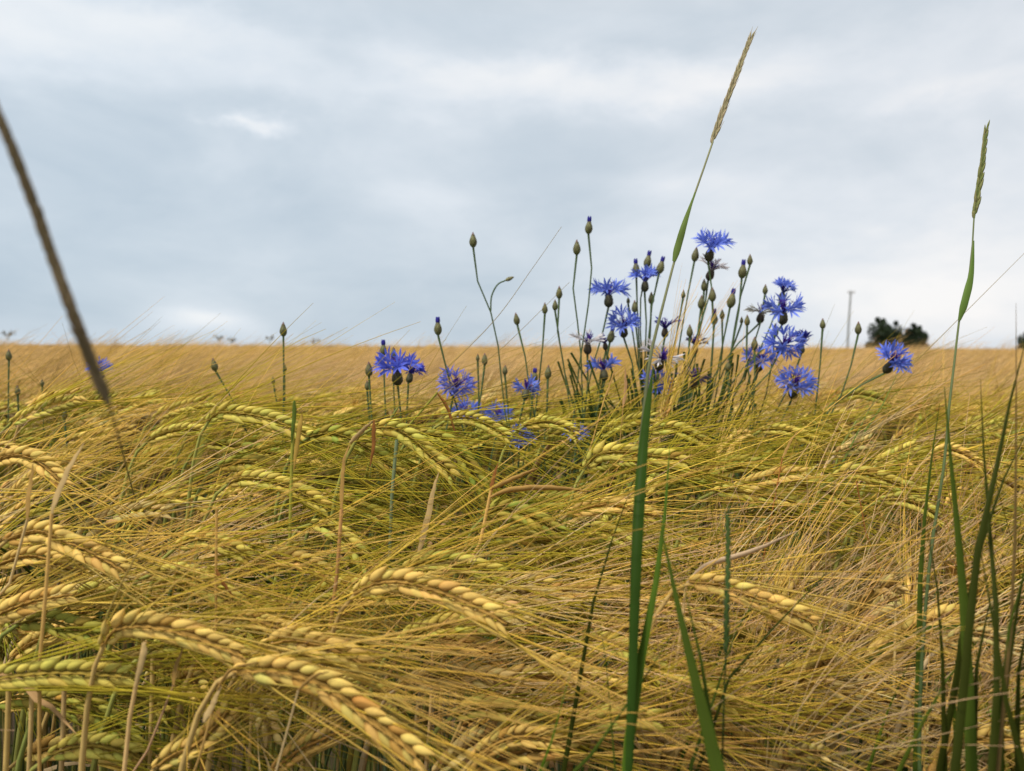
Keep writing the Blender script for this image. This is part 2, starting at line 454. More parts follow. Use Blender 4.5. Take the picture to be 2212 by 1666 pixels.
# --- ears read one by one from the photograph: points, depth base, depth tip, tone, label, roll of the flat face, extras
HERO = [
 ([(765,1283),(810,1262),(870,1258),(960,1282),(1040,1318),(1098,1348)], .345,.325,'gold','plump golden barley ear arching alone in the middle foreground',0.1,{}),
 ([(222,1395),(250,1362),(310,1352),(400,1368),(480,1398),(540,1422)], .325,.31,'gold','golden barley ear on a thick tan stalk, above the longest foreground ear',0.0,{'gtint':1}),
 ([(505,1450),(600,1448),(700,1480),(790,1545),(865,1600),(925,1655)], .31,.285,'gold','longest golden barley ear sloping down to the bottom edge of the photo',-0.05,{}),
 ([(-70,1478),(20,1462),(110,1453),(200,1455),(290,1462)], .33,.33,'lime','yellow-green barley ear lying level, entering from the left edge',0.1,{}),
 ([(-40,1345),(20,1318),(70,1300),(130,1288),(165,1284)], .36,.36,'gold','short yellow barley ear pointing up to the right at the left edge',0.2,{}),
 ([(10,1168),(80,1150),(140,1170),(200,1195),(275,1238)], .37,.36,'gold','yellow barley ear crossed by a tan stalk near the left edge',0.4,{}),
 ([(325,1238),(390,1240),(440,1262),(500,1300),(545,1330)], .38,.37,'lime','loose green barley ear just above the arching ear on the tan stalk',0.5,{}),
 ([(448,912),(475,893),(530,895),(590,908),(640,930),(700,960)], .52,.50,'lime','topmost barley ear, pale green arch left of the cut green stalk',0.15,{}),
 ([(662,945),(715,938),(770,955),(830,995),(885,1045)], .50,.48,'green','green barley ear tucked right behind the cut green stalk',0.2,{}),
 ([(800,925),(845,925),(885,945),(925,980),(960,1010),(985,1040)], .48,.47,'lime','bright yellow-green ear bending down right of the broken brown leaf',0.1,{}),
 ([(905,935),(950,945),(990,975),(1015,1010),(1040,1050),(1060,1100)], .52,.50,'green','green ear running down beside the bright yellow-green one',0.6,{}),
 ([(490,1045),(530,1035),(590,1042),(650,1065),(712,1102)], .47,.46,'lime','slim lime ear below the topmost arch, crossed by the cut green stalk',0.35,{}),
 ([(655,1035),(710,1032),(765,1048),(820,1070),(880,1085)], .52,.50,'green','dark green barley ear in the shaded hollow',0.4,{}),
 ([(670,1130),(710,1140),(750,1170),(780,1200),(800,1235)], .46,.45,'lime','loosely spaced ear hanging steeply beside the brown broken straw',0.6,{}),
 ([(1262,1012),(1290,985),(1340,978),(1400,985),(1450,990),(1490,1002)], .50,.49,'lime','green-yellow ear arching just left of the tall grass stem',0.3,{}),
 ([(1045,1115),(1080,1100),(1130,1110),(1175,1130),(1225,1160)], .46,.45,'green','curved green ear right of the tan forked leaf',0.3,{}),
 ([(1225,1110),(1270,1097),(1320,1092),(1370,1103),(1425,1118)], .48,.47,'gold','pale ear running level behind the green grass blades',0.4,{}),
 ([(1040,1168),(1100,1155),(1160,1168),(1215,1195),(1260,1220)], .47,.46,'lime','half hidden ear below the curved green ear',0.5,{}),
 ([(1488,1258),(1540,1262),(1600,1280),(1680,1312),(1770,1352)], .37,.36,'gold','golden ear under a pale dry leaf, right of the grass blades',0.2,{}),
 ([(1800,1030),(1840,1020),(1890,1030),(1940,1048),(1995,1068)], .51,.50,'lime','plump green-yellow ear below the lone right-hand cornflower',0.2,{}),
 ([(1690,1052),(1735,1048),(1785,1062),(1825,1085),(1865,1115)], .52,.51,'lime','ear overlapping tail to head with the plump ear at right',0.4,{}),
 ([(1540,1062),(1590,1062),(1640,1070),(1690,1078),(1735,1095)], .51,.50,'lime','flat yellow ear in the row of three at right, lowest of them',0.3,{}),
 ([(855,1395),(890,1375),(940,1355),(990,1348),(1045,1348)], .39,.38,'lime','long green ear rising rightward under the plump golden ear',0.4,{}),
 ([(330,1662),(370,1635),(420,1610),(465,1570),(505,1520)], .33,.34,'gold','yellow ear climbing up right from the bottom left edge',0.5,{}),
 ([(590,1665),(640,1625),(690,1600),(745,1575)], .34,.35,'ripe','brown ripe ear at the bottom edge under the longest foreground ear',0.3,{'n':20}),
 ([(105,1632),(160,1615),(210,1612),(260,1622),(310,1640)], .35,.35,'lime','level ear close above the bottom edge, left corner',0.3,{}),
 ([(35,1348),(90,1340),(140,1350),(190,1365),(235,1385)], .37,.36,'green','deep green ear casting dark gaps under the short yellow ear',0.4,{}),
 ([(315,955),(360,935),(410,928),(450,935)], .60,.60,'lime','small pale ear left of the topmost arch',0.3,{'n':20}),
 ([(440,960),(490,962),(560,975),(620,985)], .60,.60,'green','dim ear right under the topmost arch',0.5,{'n':22}),
 ([(-20,1000),(30,985),(75,995),(110,1020),(145,1055)], .46,.45,'gold','golden ear half covered by awns at the left edge',0.4,{}),
 ([(150,1292),(200,1282),(240,1288),(280,1310),(320,1340)], .40,.39,'lime','green ear behind the tan broken straw at left',0.5,{}),
 ([(975,1548),(1030,1530),(1085,1535),(1140,1548),(1200,1562)], .37,.36,'lime','yellow-green ear in the centre, near the bottom edge',0.5,{}),
 ([(1165,1440),(1210,1440),(1260,1458),(1310,1480),(1365,1500)], .38,.37,'gold','golden ear ending against the green grass stem',0.4,{}),
 ([(870,1228),(920,1215),(975,1215),(1035,1228),(1100,1245)], .42,.41,'lime','green ear just above and behind the plump golden ear',0.4,{}),
 ([(1800,985),(1845,965),(1890,945)], .58,.60,'pale','pale ear slanting up beneath the leaning green leaves',0.3,{'n':20}),
 ([(1890,1005),(1930,985),(1985,958)], .56,.58,'lime','pale green ear slanting up right of the leaning green leaves',0.3,{'n':20}),
 ([(2010,985),(2050,972),(2090,985),(2125,1010)], .54,.53,'gold','yellow ear seen between the right-hand grass blades',0.3,{'n':20}),
 ([(1560,1015),(1600,1008),(1650,1018),(1690,1035)], .58,.57,'green','short green ear behind the row of three at right',0.4,{'n':20}),
 ([(1800,868),(1845,852),(1890,858),(1930,875)], .82,.81,'green','dark green ear low behind the right-hand cornflowers',0.4,{'n':22}),
 ([(320,1405),(365,1392),(420,1400)], .36,.36,'lime','short ear peeping out under the ear on the tan stalk',0.2,{'n':16}),
 ([(1395,1020),(1440,1020),(1485,1035),(1520,1055)], .54,.54,'green','dim ear right behind the tall grass stem',0.4,{'n':20}),
 ([(130,1495),(180,1510),(230,1555),(280,1600),(310,1645)], .37,.36,'green','shaded green ear hanging into the dark gap at lower left',0.5,{}),
 ([(1130,920),(1180,912),(1225,925),(1250,950)], .64,.63,'lime','small ear hidden among the low cornflowers',0.4,{'n':20}),
 ([(2080,1010),(2120,1015),(2160,1035),(2200,1060)], .54,.53,'gold','yellow ear at the right edge behind the grass blades',0.4,{'n':20}),
 ([(1640,930),(1690,928),(1740,945),(1780,965)], .66,.65,'lime','dim ear under the round right-hand cornflower',0.4,{'n':20}),
 ([(560,1400),(620,1385),(680,1392),(740,1412),(790,1440)], .345,.34,'gold','golden ear resting on top of the longest foreground ear',0.3,{}),
 ([(1500,1570),(1540,1545),(1590,1540),(1640,1560)], .37,.37,'gold','golden ear behind the broad green blade at the bottom',0.4,{'n':20}),
 ([(2040,1390),(2090,1370),(2140,1375),(2190,1395)], .38,.37,'pale','straw pale ear among the right-hand blades',0.4,{'n':20}),
 ([(-10,1222),(60,1202),(120,1215),(185,1245)], .385,.38,'gold','golden ear right below the yellow ear crossed by a straw',0.3,{'n':22}),
 ([(-30,1522),(40,1505),(110,1515),(175,1545)], .37,.365,'green','green ear just under the level ear at the left edge',0.3,{'n':22}),
 ([(500,1335),(550,1340),(600,1356),(650,1385)], .36,.355,'gold','small golden ear over the tip of the ear on the tan stalk',0.2,{'n':20}),
 ([(1260,1140),(1310,1148),(1360,1175),(1405,1212)], .46,.45,'lime','yellow-green ear under the level pale ear behind the grass',0.2,{'n':20}),
 ([(470,1008),(530,1000),(590,1012),(645,1035)], .53,.52,'green','green ear between the topmost arch and the slim lime ear',0.3,{'n':20}),
 ([(960,908),(1010,903),(1060,922),(1105,950)], .60,.59,'lime','yellow-green ear right under the low twin cornflowers',0.2,{'n':20}),
 ([(1600,1112),(1650,1104),(1700,1116),(1755,1142)], .52,.51,'green','green ear beneath the row of three at right',0.2,{'n':20}),
 ([(1400,932),(1445,924),(1490,938),(1535,962)], .60,.59,'lime','pale green ear just right of the tall grass, below the clump',0.2,{'n':20}),
 ([(1900,1080),(1950,1080),(2000,1098),(2045,1130)], .50,.49,'lime','yellow-green ear under the tip of the plump right ear',0.2,{'n':20}),
 ([(715,1085),(765,1092),(815,1115),(858,1150)], .50,.49,'green','shadowed ear low in the dark hollow by the blue-green stalk',0.3,{'n':20}),
 ([(1020,1640),(1080,1602),(1140,1590),(1215,1602)], .35,.345,'gold','golden ear at the bottom edge, left of the slim green blade',0.2,{'n':22}),
 ([(1700,1502),(1750,1482),(1810,1490),(1865,1522)], .40,.395,'pale','straw pale ear alone in the messy lower right straw',0.2,{'n':20}),
 ([(380,1180),(430,1166),(490,1180),(545,1210)], .42,.41,'lime','yellow-green ear left of the cut green stalk foot',0.2,{'n':20}),
 ([(545,1222),(600,1206),(660,1215),(722,1245)], .42,.41,'gold','golden ear left of the brown broken straw',0.2,{'n':20}),
]
n_ind = 0
for pts, d1, d2, tone, lab, roll, kw in HERO:
    sp = scr(pts, d1, d2)
    face = np.array([0.12 * rng.normal(), -1, 0.05 + roll * .9])
    kw = dict(kw); gt = kw.pop('gtint', None); hi = True
    leaf = None
    if rng.random() < 0.35: leaf = dict(i=int(rng.integers(4, 8)), tone=str(rng.choice(['dry', 'drypale', 'olive'])), len=rng.uniform(.07, .12), el=rng.uniform(.3, 1.2), w=rng.uniform(.003, .006))
    L = np.sum(np.linalg.norm(np.diff(sp, axis=0), axis=1))
    if 'n' not in kw: kw['n'] = int(np.clip(round(L / 0.0027), 18, 30))
    plant(sp, tone, lab, 'barley ears read clearly above the tangle', face, leaf=leaf, stem_tone='gold' if tone == 'gold' else None, **kw)
    n_ind += 1

# --- filler plants: the sloping front of the stand, where the lodged stalks lean right
def surf_depth(y):
    return np.interp(y, [800, 850, 900, 960, 1050, 1200, 1350, 1500, 1700], [1.5, .95, .72, .60, .52, .44, .39, .355, .33])

def rand_spine(p, azim, e0, e1, L, n=5):
    """arching ear starting at p; elevation angle goes from e0 to e1"""
    pts = [np.asarray(p, float)]
    for k in range(n):
        e = e0 + (e1 - e0) * k / (n - 1)
        pts.append(pts[-1] + np.array([math.cos(e) * math.cos(azim), math.cos(e) * math.sin(azim), math.sin(e)]) * L / n)
    return np.array(pts)

LAND = [((765,1283),'the plump golden ear'),((930,1310),'the tip of the plump golden ear'),((222,1395),'the tan-stalked golden ear'),((420,1360),'the arching ear at lower left'),((700,1480),'the longest foreground ear'),
 ((900,1630),'the tip of the longest foreground ear'),((100,1458),'the level ear at the left edge'),((140,1170),'the yellow ear crossed by a tan stalk'),((430,1250),'the loose green ear'),((530,895),'the topmost arching ear'),
 ((770,955),'the ear behind the cut green stalk'),((900,960),'the bright yellow-green ear'),((600,1045),'the slim lime ear'),((745,1165),'the steeply hanging ear'),((845,1090),'the blue-green cut stalk'),((925,1100),'the pale dry leaf in the hollow'),
 ((1050,1110),'the forked tan straw'),((1340,978),'the ear left of the tall grass'),((1170,1130),'the curved green ear'),((1320,1092),'the level pale ear'),((1600,1280),'the golden ear under the pale leaf'),((1760,1340),'the tip of the right golden ear'),
 ((1890,1030),'the plump ear at right'),((1735,1048),'the row of three ears at right'),((940,1355),'the long green ear'),((450,1590),'the ear climbing from the bottom edge'),((680,1600),'the brown ripe ear'),((200,1615),'the level ear in the bottom corner'),
 ((1075,1535),'the yellow-green ear at bottom centre'),((1260,1458),'the ear touching the grass stem'),((1720,830),'the broad low cornflower'),((1928,790),'the lone right cornflower'),((1122,950),'the lowest cornflower'),((857,810),'the large lilac-blue cornflower'),
 ((220,800),'the blurred cornflower'),((612,740),'the straight-stemmed bud'),((1420,830),'the cornflower behind the grass stem'),((1500,1450),'the broad green blade'),((1566,1200),'the beaded green spike'),((1700,1330),'the long diagonal blade'),
 ((2060,1000),'the broad right-hand blade'),((2140,1300),'the dark right-hand blades'),((1830,1500),'the dry straw of the lower right'),((2000,1600),'the bottom right corner'),((1650,1600),'the straw beside the bottom blade'),((40,1010),'the golden ear at the left edge'),
 ((150,1000),'the pointed dry leaf'),((466,1250),'the slim tan straw'),((640,1200),'the cut green stalk'),((720,1350),'the brown broken straw'),((300,1560),'the thick tan straw'),((1840,1180),'the curled brown straw'),((1580,1000),'the short green ear')]
TW = {'gold': 'golden', 'green': 'green', 'lime': 'yellow-green', 'ripe': 'brown-gold', 'pale': 'straw pale', 'dull': 'dull green'}
seen_lab = {}
def fill_label(x, y, tone, azim):
    (lx, ly), nm = min(LAND, key=lambda q: (q[0][0] - x) ** 2 + 1.6 * (q[0][1] - y) ** 2)
    dx, dy = x - lx, y - ly
    w = ('right of' if dx > 0 else 'left of') if abs(dx) > 1.5 * abs(dy) else ('below' if dy > 0 else 'above')
    if math.hypot(dx, dy) > 70: w = 'well ' + w
    hd = '' if math.cos(azim) > 0 else 'left-leaning '
    lab = f"{hd}{TW[tone]} barley under awns, {w} {nm}"
    k = seen_lab.get(lab, 0); seen_lab[lab] = k + 1
    if k: lab = [f"another {hd}{TW[tone]} barley, {w} {nm}", f"third {hd}{TW[tone]} barley, {w} {nm}", f"fourth {hd}{TW[tone]} barley, {w} {nm}"][min(k, 3) - 1]
    return lab
N_FILL = 300 - n_ind
cnt = 0
while cnt < N_FILL:
    x = rng.uniform(-220, 2330); y = 865 + (1690 - 865) * rng.random() ** 1.05
    d = surf_depth(y) * rng.uniform(1.06, 1.32)
    if ((x - 850) / 215) ** 2 + ((y - 1100) / 110) ** 2 < 1 or (x < 600 and y > 1470 and rng.random() < .8) or (((x - 1020) / 130) ** 2 + ((y - 1400) / 45) ** 2 < 1): continue
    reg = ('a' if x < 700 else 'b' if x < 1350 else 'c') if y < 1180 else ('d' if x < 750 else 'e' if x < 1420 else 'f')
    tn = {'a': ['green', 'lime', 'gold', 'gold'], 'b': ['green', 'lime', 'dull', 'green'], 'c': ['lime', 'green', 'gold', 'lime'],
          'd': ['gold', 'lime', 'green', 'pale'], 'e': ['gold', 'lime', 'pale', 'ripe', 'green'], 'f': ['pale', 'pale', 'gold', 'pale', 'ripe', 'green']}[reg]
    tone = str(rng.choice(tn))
    p = at(x, y + 30, d)
    u = rng.random()
    if reg == 'f':
        azim = rng.normal(0.1, 0.8) + (math.pi if u < 0.22 else 0); e0 = rng.uniform(0.5, 1.35); e1 = rng.uniform(-0.3, 0.9)
    elif reg == 'a':
        azim = rng.normal(0.15, 0.5); e0 = rng.uniform(0.4, 1.1); e1 = rng.uniform(-0.2, 0.6)
    elif reg in 'bc':
        azim = rng.normal(0.1, 0.6) + (math.pi if u < 0.08 else 0); e0 = rng.uniform(0.2, 0.95); e1 = rng.uniform(-0.6, 0.25)
    else:
        azim = rng.normal(0.0, 0.55) + (math.pi if u < 0.1 else 0); e0 = rng.uniform(0.15, 0.95); e1 = rng.uniform(-0.8, 0.1)
    L = rng.uniform(0.055, 0.075)
    if y < 930: e0 *= 0.5; p[2] -= 0.02
    if reg == 'f': p[2] -= 0.03
    if reg in 'bd' : p[2] -= 0.008
    if reg == 'a' : p[2] -= 0.022
    sp = rand_spine(p, azim, e0, e1, L)
    dcam = np.linalg.norm(sp[-1] - np.array([0, 0, 1]))
    if dcam < 0.29 or sp[:, 1].min() < 0.27: continue
    face = np.array([rng.normal() * .5, -1, rng.uniform(-.2, 1.4)])
    leaf = None
    if rng.random() < 0.4: leaf = dict(i=int(rng.integers(4, 9)), az=rng.uniform(-.1, 1.2), sx=rng.choice([1, 1, -1]), tone=str(rng.choice(['dry', 'drypale', 'olive', 'olive', 'dry'])), len=rng.uniform(.07, .13), el=rng.uniform(.2, 1.6), w=rng.uniform(.003, .0055), kink=rng.choice([0, .6]))
    lab = fill_label((x if math.cos(azim) > 0 else x), y, tone, azim); grp = 'barley plants half hidden in the tangle of awns'
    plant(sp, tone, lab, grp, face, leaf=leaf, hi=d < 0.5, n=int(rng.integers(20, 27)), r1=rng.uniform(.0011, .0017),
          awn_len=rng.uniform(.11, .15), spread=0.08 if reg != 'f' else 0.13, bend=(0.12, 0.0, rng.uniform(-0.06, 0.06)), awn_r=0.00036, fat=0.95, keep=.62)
    cnt += 1

# --- the rest of the stand, one mass: deeper plants, plants beside the frame, the field behind
fe, fa, fs = MB(), MB(), MB()
def canopy(d):   # height of the ears of the stand
    return CAM_Z - np.interp(d, [.3, .4, .5, .65, 1.0, 2.0, 4, 8], [.17, .125, .10, .092, .088, .095, .10, .10])
def mass_plant(x, y, d, tone, far=False):
    z = canopy(d) - abs(rng.normal(0, 0.02))
    azim = rng.normal(0.1, 0.6) + (math.pi if rng.random() < 0.08 else 0)
    e0 = rng.uniform(0.1, 0.8); e1 = rng.uniform(-0.7, 0.2)
    sp = rand_spine((x, y, z), azim, e0, e1, rng.uniform(.055, .075), 4)
    P, T = ear(fe, fa, sp, (rng.normal() * .5, -1, rng.uniform(0, 1)), tone, n=18 if far else 24, hi=False, awn_len=.14, spread=.09, awn_r=.00042, seg=4 if far else 5, bend=(0.1, 0, rng.uniform(-.05, .05)), keep=.6 if far else .42)
    root = (P[0][0] - T[0][0] * .05, P[0][1])
    stp = stem_path(P[0], T[0], root, 8)
    tubes(fs, stp, np.linspace(.0009, .0015, 8), 4, np.array(STEMC[tone]) * rng.uniform(.4, .8))  # stem colour scaled down, painting in the shade below the ears
    if rng.random() < 0.6:
        t = rng.integers(1, 5)
        a = rng.uniform(-math.pi, math.pi)
        add_leaf(fs, stp[t], (math.cos(a), math.sin(a), rng.uniform(.2, 1.5)), rng.uniform(.08, .2), rng.uniform(.004, .008), .5, str(rng.choice(['dry', 'green', 'green', 'olive'])), n=6)
for k in range(520):
    d = .46 + 1.3 * rng.random() ** .8; x = rng.uniform(-1, 1) * (0.35 + 0.85 * d)
    if -.17 < x < 0.0 and d < .68: continue
    mass_plant(x, d, math.hypot(d, 0), str(rng.choice(['green', 'lime', 'green', 'gold', 'dull', 'pale'])) if d < 1.0 else str(rng.choice(['lime', 'gold', 'pale', 'gold', 'ripe'])), d > 1.0)
# plants beside the frame
for k in range(300):
    d = rng.uniform(.4, 1.7); x = rng.choice([-1, 1]) * (.16 + .72 * d + rng.uniform(0, .8))
    mass_plant(x, d, d, str(rng.choice(['gold', 'lime', 'green', 'gold', 'pale'])), True)
# bare stems and leaves filling the stand's depth, darkened to paint in its shade
for k in range(1000):
    far_ = k % 3 == 0
    d = rng.uniform(1.3, 2.6) if far_ else rng.uniform(.4, 1.5); x = rng.uniform(-1, 1) * (.5 + d) if far_ else rng.choice([-1, 1]) * (.14 + .7 * d + rng.uniform(0, .8))
    h = CAM_Z - .12 - rng.uniform(0, .1); ln_ = rng.normal(.05, .04)
    pth = bezier(np.array([x, d, 0]), np.array([x, d, h * .4]), np.array([x + ln_ * .4, d, h * .8]), np.array([x + ln_ * 1.3, d, h]), 6)
    tubes(fs, pth, np.linspace(.0017, .0011, 6), 4, np.array(STEMC[str(rng.choice(['gold', 'green', 'dull']))]) * rng.uniform(.6, 1.0))
    a = rng.uniform(-math.pi, math.pi)
    add_leaf(fs, pth[rng.integers(2, 6)], (math.cos(a), math.sin(a), rng.uniform(.2, 2)), rng.uniform(.1, .2), rng.uniform(.004, .008), .5, str(rng.choice(['dry', 'green', 'olive'])), n=6)
for k in range(900):
    d = rng.uniform(.36, 1.3); x = rng.uniform(-1, 1) * (0.3 + 0.8 * d); h = canopy(d) - rng.uniform(.02, .22)
    lean = rng.normal(0.03, .05)
    pth = bezier(np.array([x, d, 0]), np.array([x, d, h * .4]), np.array([x + lean * .4, d, h * .8]), np.array([x + lean * 1.3, d + rng.normal(0, .02), h]), 8)
    tubes(fs, pth, np.linspace(.0017, .0011, 8), 5, np.array(STEMC[str(rng.choice(['gold', 'green', 'dull', 'dull', 'dull']))]) * rng.uniform(.5, 1.0))
    a = rng.uniform(-math.pi, math.pi)
    add_leaf(fs, pth[rng.integers(4, 8)], (math.cos(a), math.sin(a), rng.uniform(.2, 2)), rng.uniform(.08, .18), rng.uniform(.003, .008), .5, str(rng.choice(['dry', 'green', 'green', 'green', 'olive'])), n=6)

for k in range(420):  # unseen stalks beside and behind the camera, added to block low light
    a = rng.uniform(0, math.pi) + math.pi if k % 2 else rng.choice([0, math.pi]) + rng.uniform(-.35, .35)
    rr_ = rng.uniform(.42, 1.3); x = math.cos(a) * rr_; y = math.sin(a) * rr_
    if y > 0.2 or math.hypot(x, y) < .4: continue
    h = rng.uniform(.7, .9); l = rng.normal(.05, .04)
    pth = bezier(np.array([x, y, 0]), np.array([x, y, h * .4]), np.array([x + l * .4, y, h * .8]), np.array([x + l * 1.3, y, h]), 6)
    tubes(fs, pth, np.linspace(.0017, .0011, 6), 4, np.array(STEMC['green']) * .8)
    for _ in range(3):
        a2 = rng.uniform(-math.pi, math.pi); add_leaf(fs, pth[rng.integers(2, 6)], (math.cos(a2), math.sin(a2), rng.uniform(.2, 1.5)), rng.uniform(.12, .22), rng.uniform(.008, .013), .5, 'olive', n=6)
# field further out: tufts of awns on ears, thinning into the canopy surface
def tufts(n, d0, d1, per, seg, r, lmin, lmax, wide, pw=1.0):
    d = d0 + (d1 - d0) * rng.random(n) ** pw
    x = rng.uniform(-1, 1, n) * (1.0 * d + wide)
    patch = 0.5 + 0.5 * np.sin(x * 1.7 / np.maximum(d, 1) * 6 + 1.3 + d * .8) * np.sin(d * 1.9 + x * .35)
    z = CAM_Z - 0.115 + rng.normal(0, .012, n) + patch * .014 + np.minimum(rng.exponential(.024, n), .055) * (rng.random(n) < .3) * np.clip(d / 3, 0, 1.6)
    base = np.stack([x, d, z], 1)
    ea = rng.normal(0.1, .6, n); ee = rng.uniform(0.0, 1.2, n)
    D = np.stack([np.cos(ee) * np.cos(ea), np.cos(ee) * np.sin(ea), np.sin(ee)], 1)
    t = np.linspace(0, 1, seg)
    Dn = nrm(D[:, None] + rng.normal(0, .22, (n, per, 3))); Dn[..., 2] = np.abs(Dn[..., 2])
    ln = rng.uniform(lmin, lmax, (n, per, 1, 1))
    P = base[:, None, None] + rng.normal(0, .015, (n, per, 1, 3)) + Dn[:, :, None] * ln * t[None, None, :, None] + np.array([.25, 0, -.28]) * ln * (t ** 2)[None, None, :, None]
    gold = np.array([0.64, 0.40, 0.14]); straw = np.array([0.68, 0.47, 0.24]); yel = np.array([0.70, 0.46, 0.07])
    w = rng.random((n, 1)); c = gold * w + straw * (1 - w); pc = np.clip(patch * 2.4 - 1.3, 0, 1)[:, None]; c = c * (1 - pc * .7) + yel * pc * .7
    c = c * rng.uniform(.55, 1.2, (n, 1)); c = c[:, None] * rng.uniform(.7, 1.25, (n, per, 1))
    rr = r * (1 - .7 * t)[None] * (1 + d / 6)[:, None]
    tubes(fa, P.reshape(-1, seg, 3), np.repeat(rr, per, 0), 3, c.reshape(-1, 3))
    # the ear itself, a lumpy spindle along the same direction
    m = d < 6
    S = nrm(np.cross(D, [0, 1.0, 0.2])); N = np.cross(D, S)
    blobs(fe, G_LO, base[m] - D[m] * .04, D[m], S[m], N[m], .06, .0045, .004, (c[:, 0] * np.array([1.0, 1.0, .9]))[m])
tufts(4200, 1.3, 4.2, 12, 4, .00042, .09, .15, .6)
tufts(8000, 3.8, 16, 7, 3, .0006, .10, .16, .5, .8)
tufts(8000, 14, 70, 4, 3, .0012, .10, .18, .5, 1.0)
fo = fe.build('barley_field', M_GRAIN)
tag(fo, 'golden barley stand running back to the horizon, too dense to count', 'barley field', kind='stuff')
fa.build('awns', M_AWN, fo)['kind'] = 'stuff'
fs.build('stems', M_STEM, fo)['kind'] = 'stuff'
# closed canopy of the far crop
cb = MB()
dd = np.concatenate([np.linspace(2.0, 8, 60), np.geomspace(8.2, 900, 70)]); uu = np.linspace(-1.6, 1.6, 260)
X = uu[None] * (dd[:, None] + .8); Y = np.repeat(dd[:, None], len(uu), 1)
Z = CAM_Z - .16 + .03 * np.clip((Y - 2) / 6, 0, 1) + rng.normal(0, .012, X.shape) + 0.012 * np.sin(X * .7 + 1) * np.sin(Y * .45)
Z = np.minimum(Z, CAM_Z - .07)
nr, nc = X.shape
idx = np.arange(nr * nc).reshape(nr, nc)
Qc = np.stack([idx[:-1, :-1], idx[:-1, 1:], idx[1:, 1:], idx[1:, :-1]], -1).reshape(-1, 4)
cc = np.array([0.50, 0.33, 0.11]) * rng.uniform(.7, 1.25, (nr, nc, 1)) + np.zeros((nr, nc, 3))
cb.add(np.stack([X, Y, Z], -1), quads=Qc, col=cc.reshape(-1, 3))
cb.build('canopy', M_FIELD, fo)['kind'] = 'stuff'

# ground
gb = MB()
gb.add([(-1500, -300, 0), (1500, -300, 0), (1500, 1500, 0), (-1500, 1500, 0)], quads=[[0, 1, 2, 3]], col=(1, 1, 1))
tag(gb.build('ground', M_SOIL), kind='structure')


# ------------------------------------------------------------------ dry straws and broken leaves
STRAWS = [ # stalk points, depth, width px-> m, tone, label, blades [(pts, width, tone)]
 ([(945,1190),(925,1110),(905,1195),], None, 0, '', '', []),
]
def straw(name, cat, label, stalk, d, r, colr, blades=(), group='dry straws and broken leaves standing in the barley', ds=None):
    pts = [at(x, y, d if ds is None else ds[i]) for i, (x, y) in enumerate(stalk)]
    last = pts[-1]; prev = pts[-2]
    sl = (last - prev) / max(1e-6, abs(last[2] - prev[2]))
    sl = np.clip(sl, -.35, .35)
    low = last + np.array([sl[0] * .12, 0, -.12]) if last[2] > .2 else last
    root = np.array([last[0] + sl[0] * .2, max(last[1] + rng.normal(0, .01), .24), 0.0])
    P, _ = catmull(pts + [low, root], 30)
    mb = MB(); n = len(P); c = np.array(colr)[None] * (1 + .12 * rng.normal(0, 1, (n, 1)))
    tubes(mb, P, np.linspace(r * .55, r * .85, n), 8, c)
    loc = tuple(root)
    th = empty(name, loc, label, cat, group)
    mb.build('stem', M_STEM, th, loc)
    for bl in blades:
        bp, w, col = bl[:3]
        dd_ = bl[3] if len(bl) > 3 else d
        lb = MB(); q, _ = catmull([at(x, y, dd_ - .004) for x, y in bp], 16)
        wv = w * .8 * np.interp(np.linspace(0, 1, 16), [0, .2, .6, .9, 1], [.4, 1, .85, .35, .06])
        q = q + rng.normal(0, .00012, q.shape)
        blade(lb, q, wv, np.array([1.0, -.4, .35]) if abs(bp[0][0] - bp[-1][0]) < abs(bp[0][1] - bp[-1][1]) else np.array([.2, -.4, 1.0]), .22, col, np.array(col) * .85)
        lb.build('leaf', M_LEAF, th, loc)
    return th
TAN, PALE, RUST, OLV, GRN, BLG = (.56, .34, .105), (.64, .45, .20), (.34, .14, .04), (.30, .29, .05), (.13, .18, .03), (.20, .25, .13)
straw('dry_straw', 'straw', 'pale tan dry leaf standing upright in the shaded hollow', [(905,1190),(898,1300)], .42, .0008, TAN, [([(905,1195),(925,1120),(935,1070),(948,1020)], .0048, PALE)])
straw('broken_straw', 'straw', 'brown broken straw with a folded leaf right of the cut green stalk', [(738,1100),(728,1240),(716,1330),(706,1420)], .38, .0017, (.50,.27,.10), [([(738,1105),(740,1050),(743,1000),(757,955)], .003, TAN, .40), ([(756,958),(780,935),(806,908)], .0036, PALE, .40), ([(806,908),(806,960),(800,1010)], .003, RUST, .40)])
straw('cut_stalk', 'stalk', 'green stalk cut off at the top beside the topmost arching ear', [(636,868),(632,960),(628,1080),(625,1250)], .42, .0016, OLV, [([(652,895),(640,960),(634,1020)], .004, (.55,.36,.08)), ([(636,866),(632,920),(630,960)], .0035, GRN)])
straw('cut_stalk', 'stalk', 'blue-green stalk cut off square in the shaded hollow', [(857,950),(850,1020),(845,1100),(842,1200)], .46, .0019, BLG)
straw('dry_straw', 'straw', 'tall tan straw with a pointed dry leaf near the left edge', [(112,1108),(104,1160),(102,1240),(98,1330)], .33, .0013, TAN, [([(112,1110),(135,1050),(158,1000),(182,955)], .0045, PALE)])
straw('dry_straw', 'straw', 'thin pale straw leaning left, leftmost of the pair near the edge', [(60,1120),(45,1180),(25,1250)], .36, .0011, PALE, [([(60,1122),(66,1060),(72,1000)], .004, TAN)])
straw('dry_straw', 'straw', 'slim tan straw between the loose green ear and the tangle', [(468,1100),(466,1200),(467,1300),(466,1430),(460,1560)], .36, .0011, TAN, [([(466,1230),(480,1260),(505,1290)], .003, RUST)])
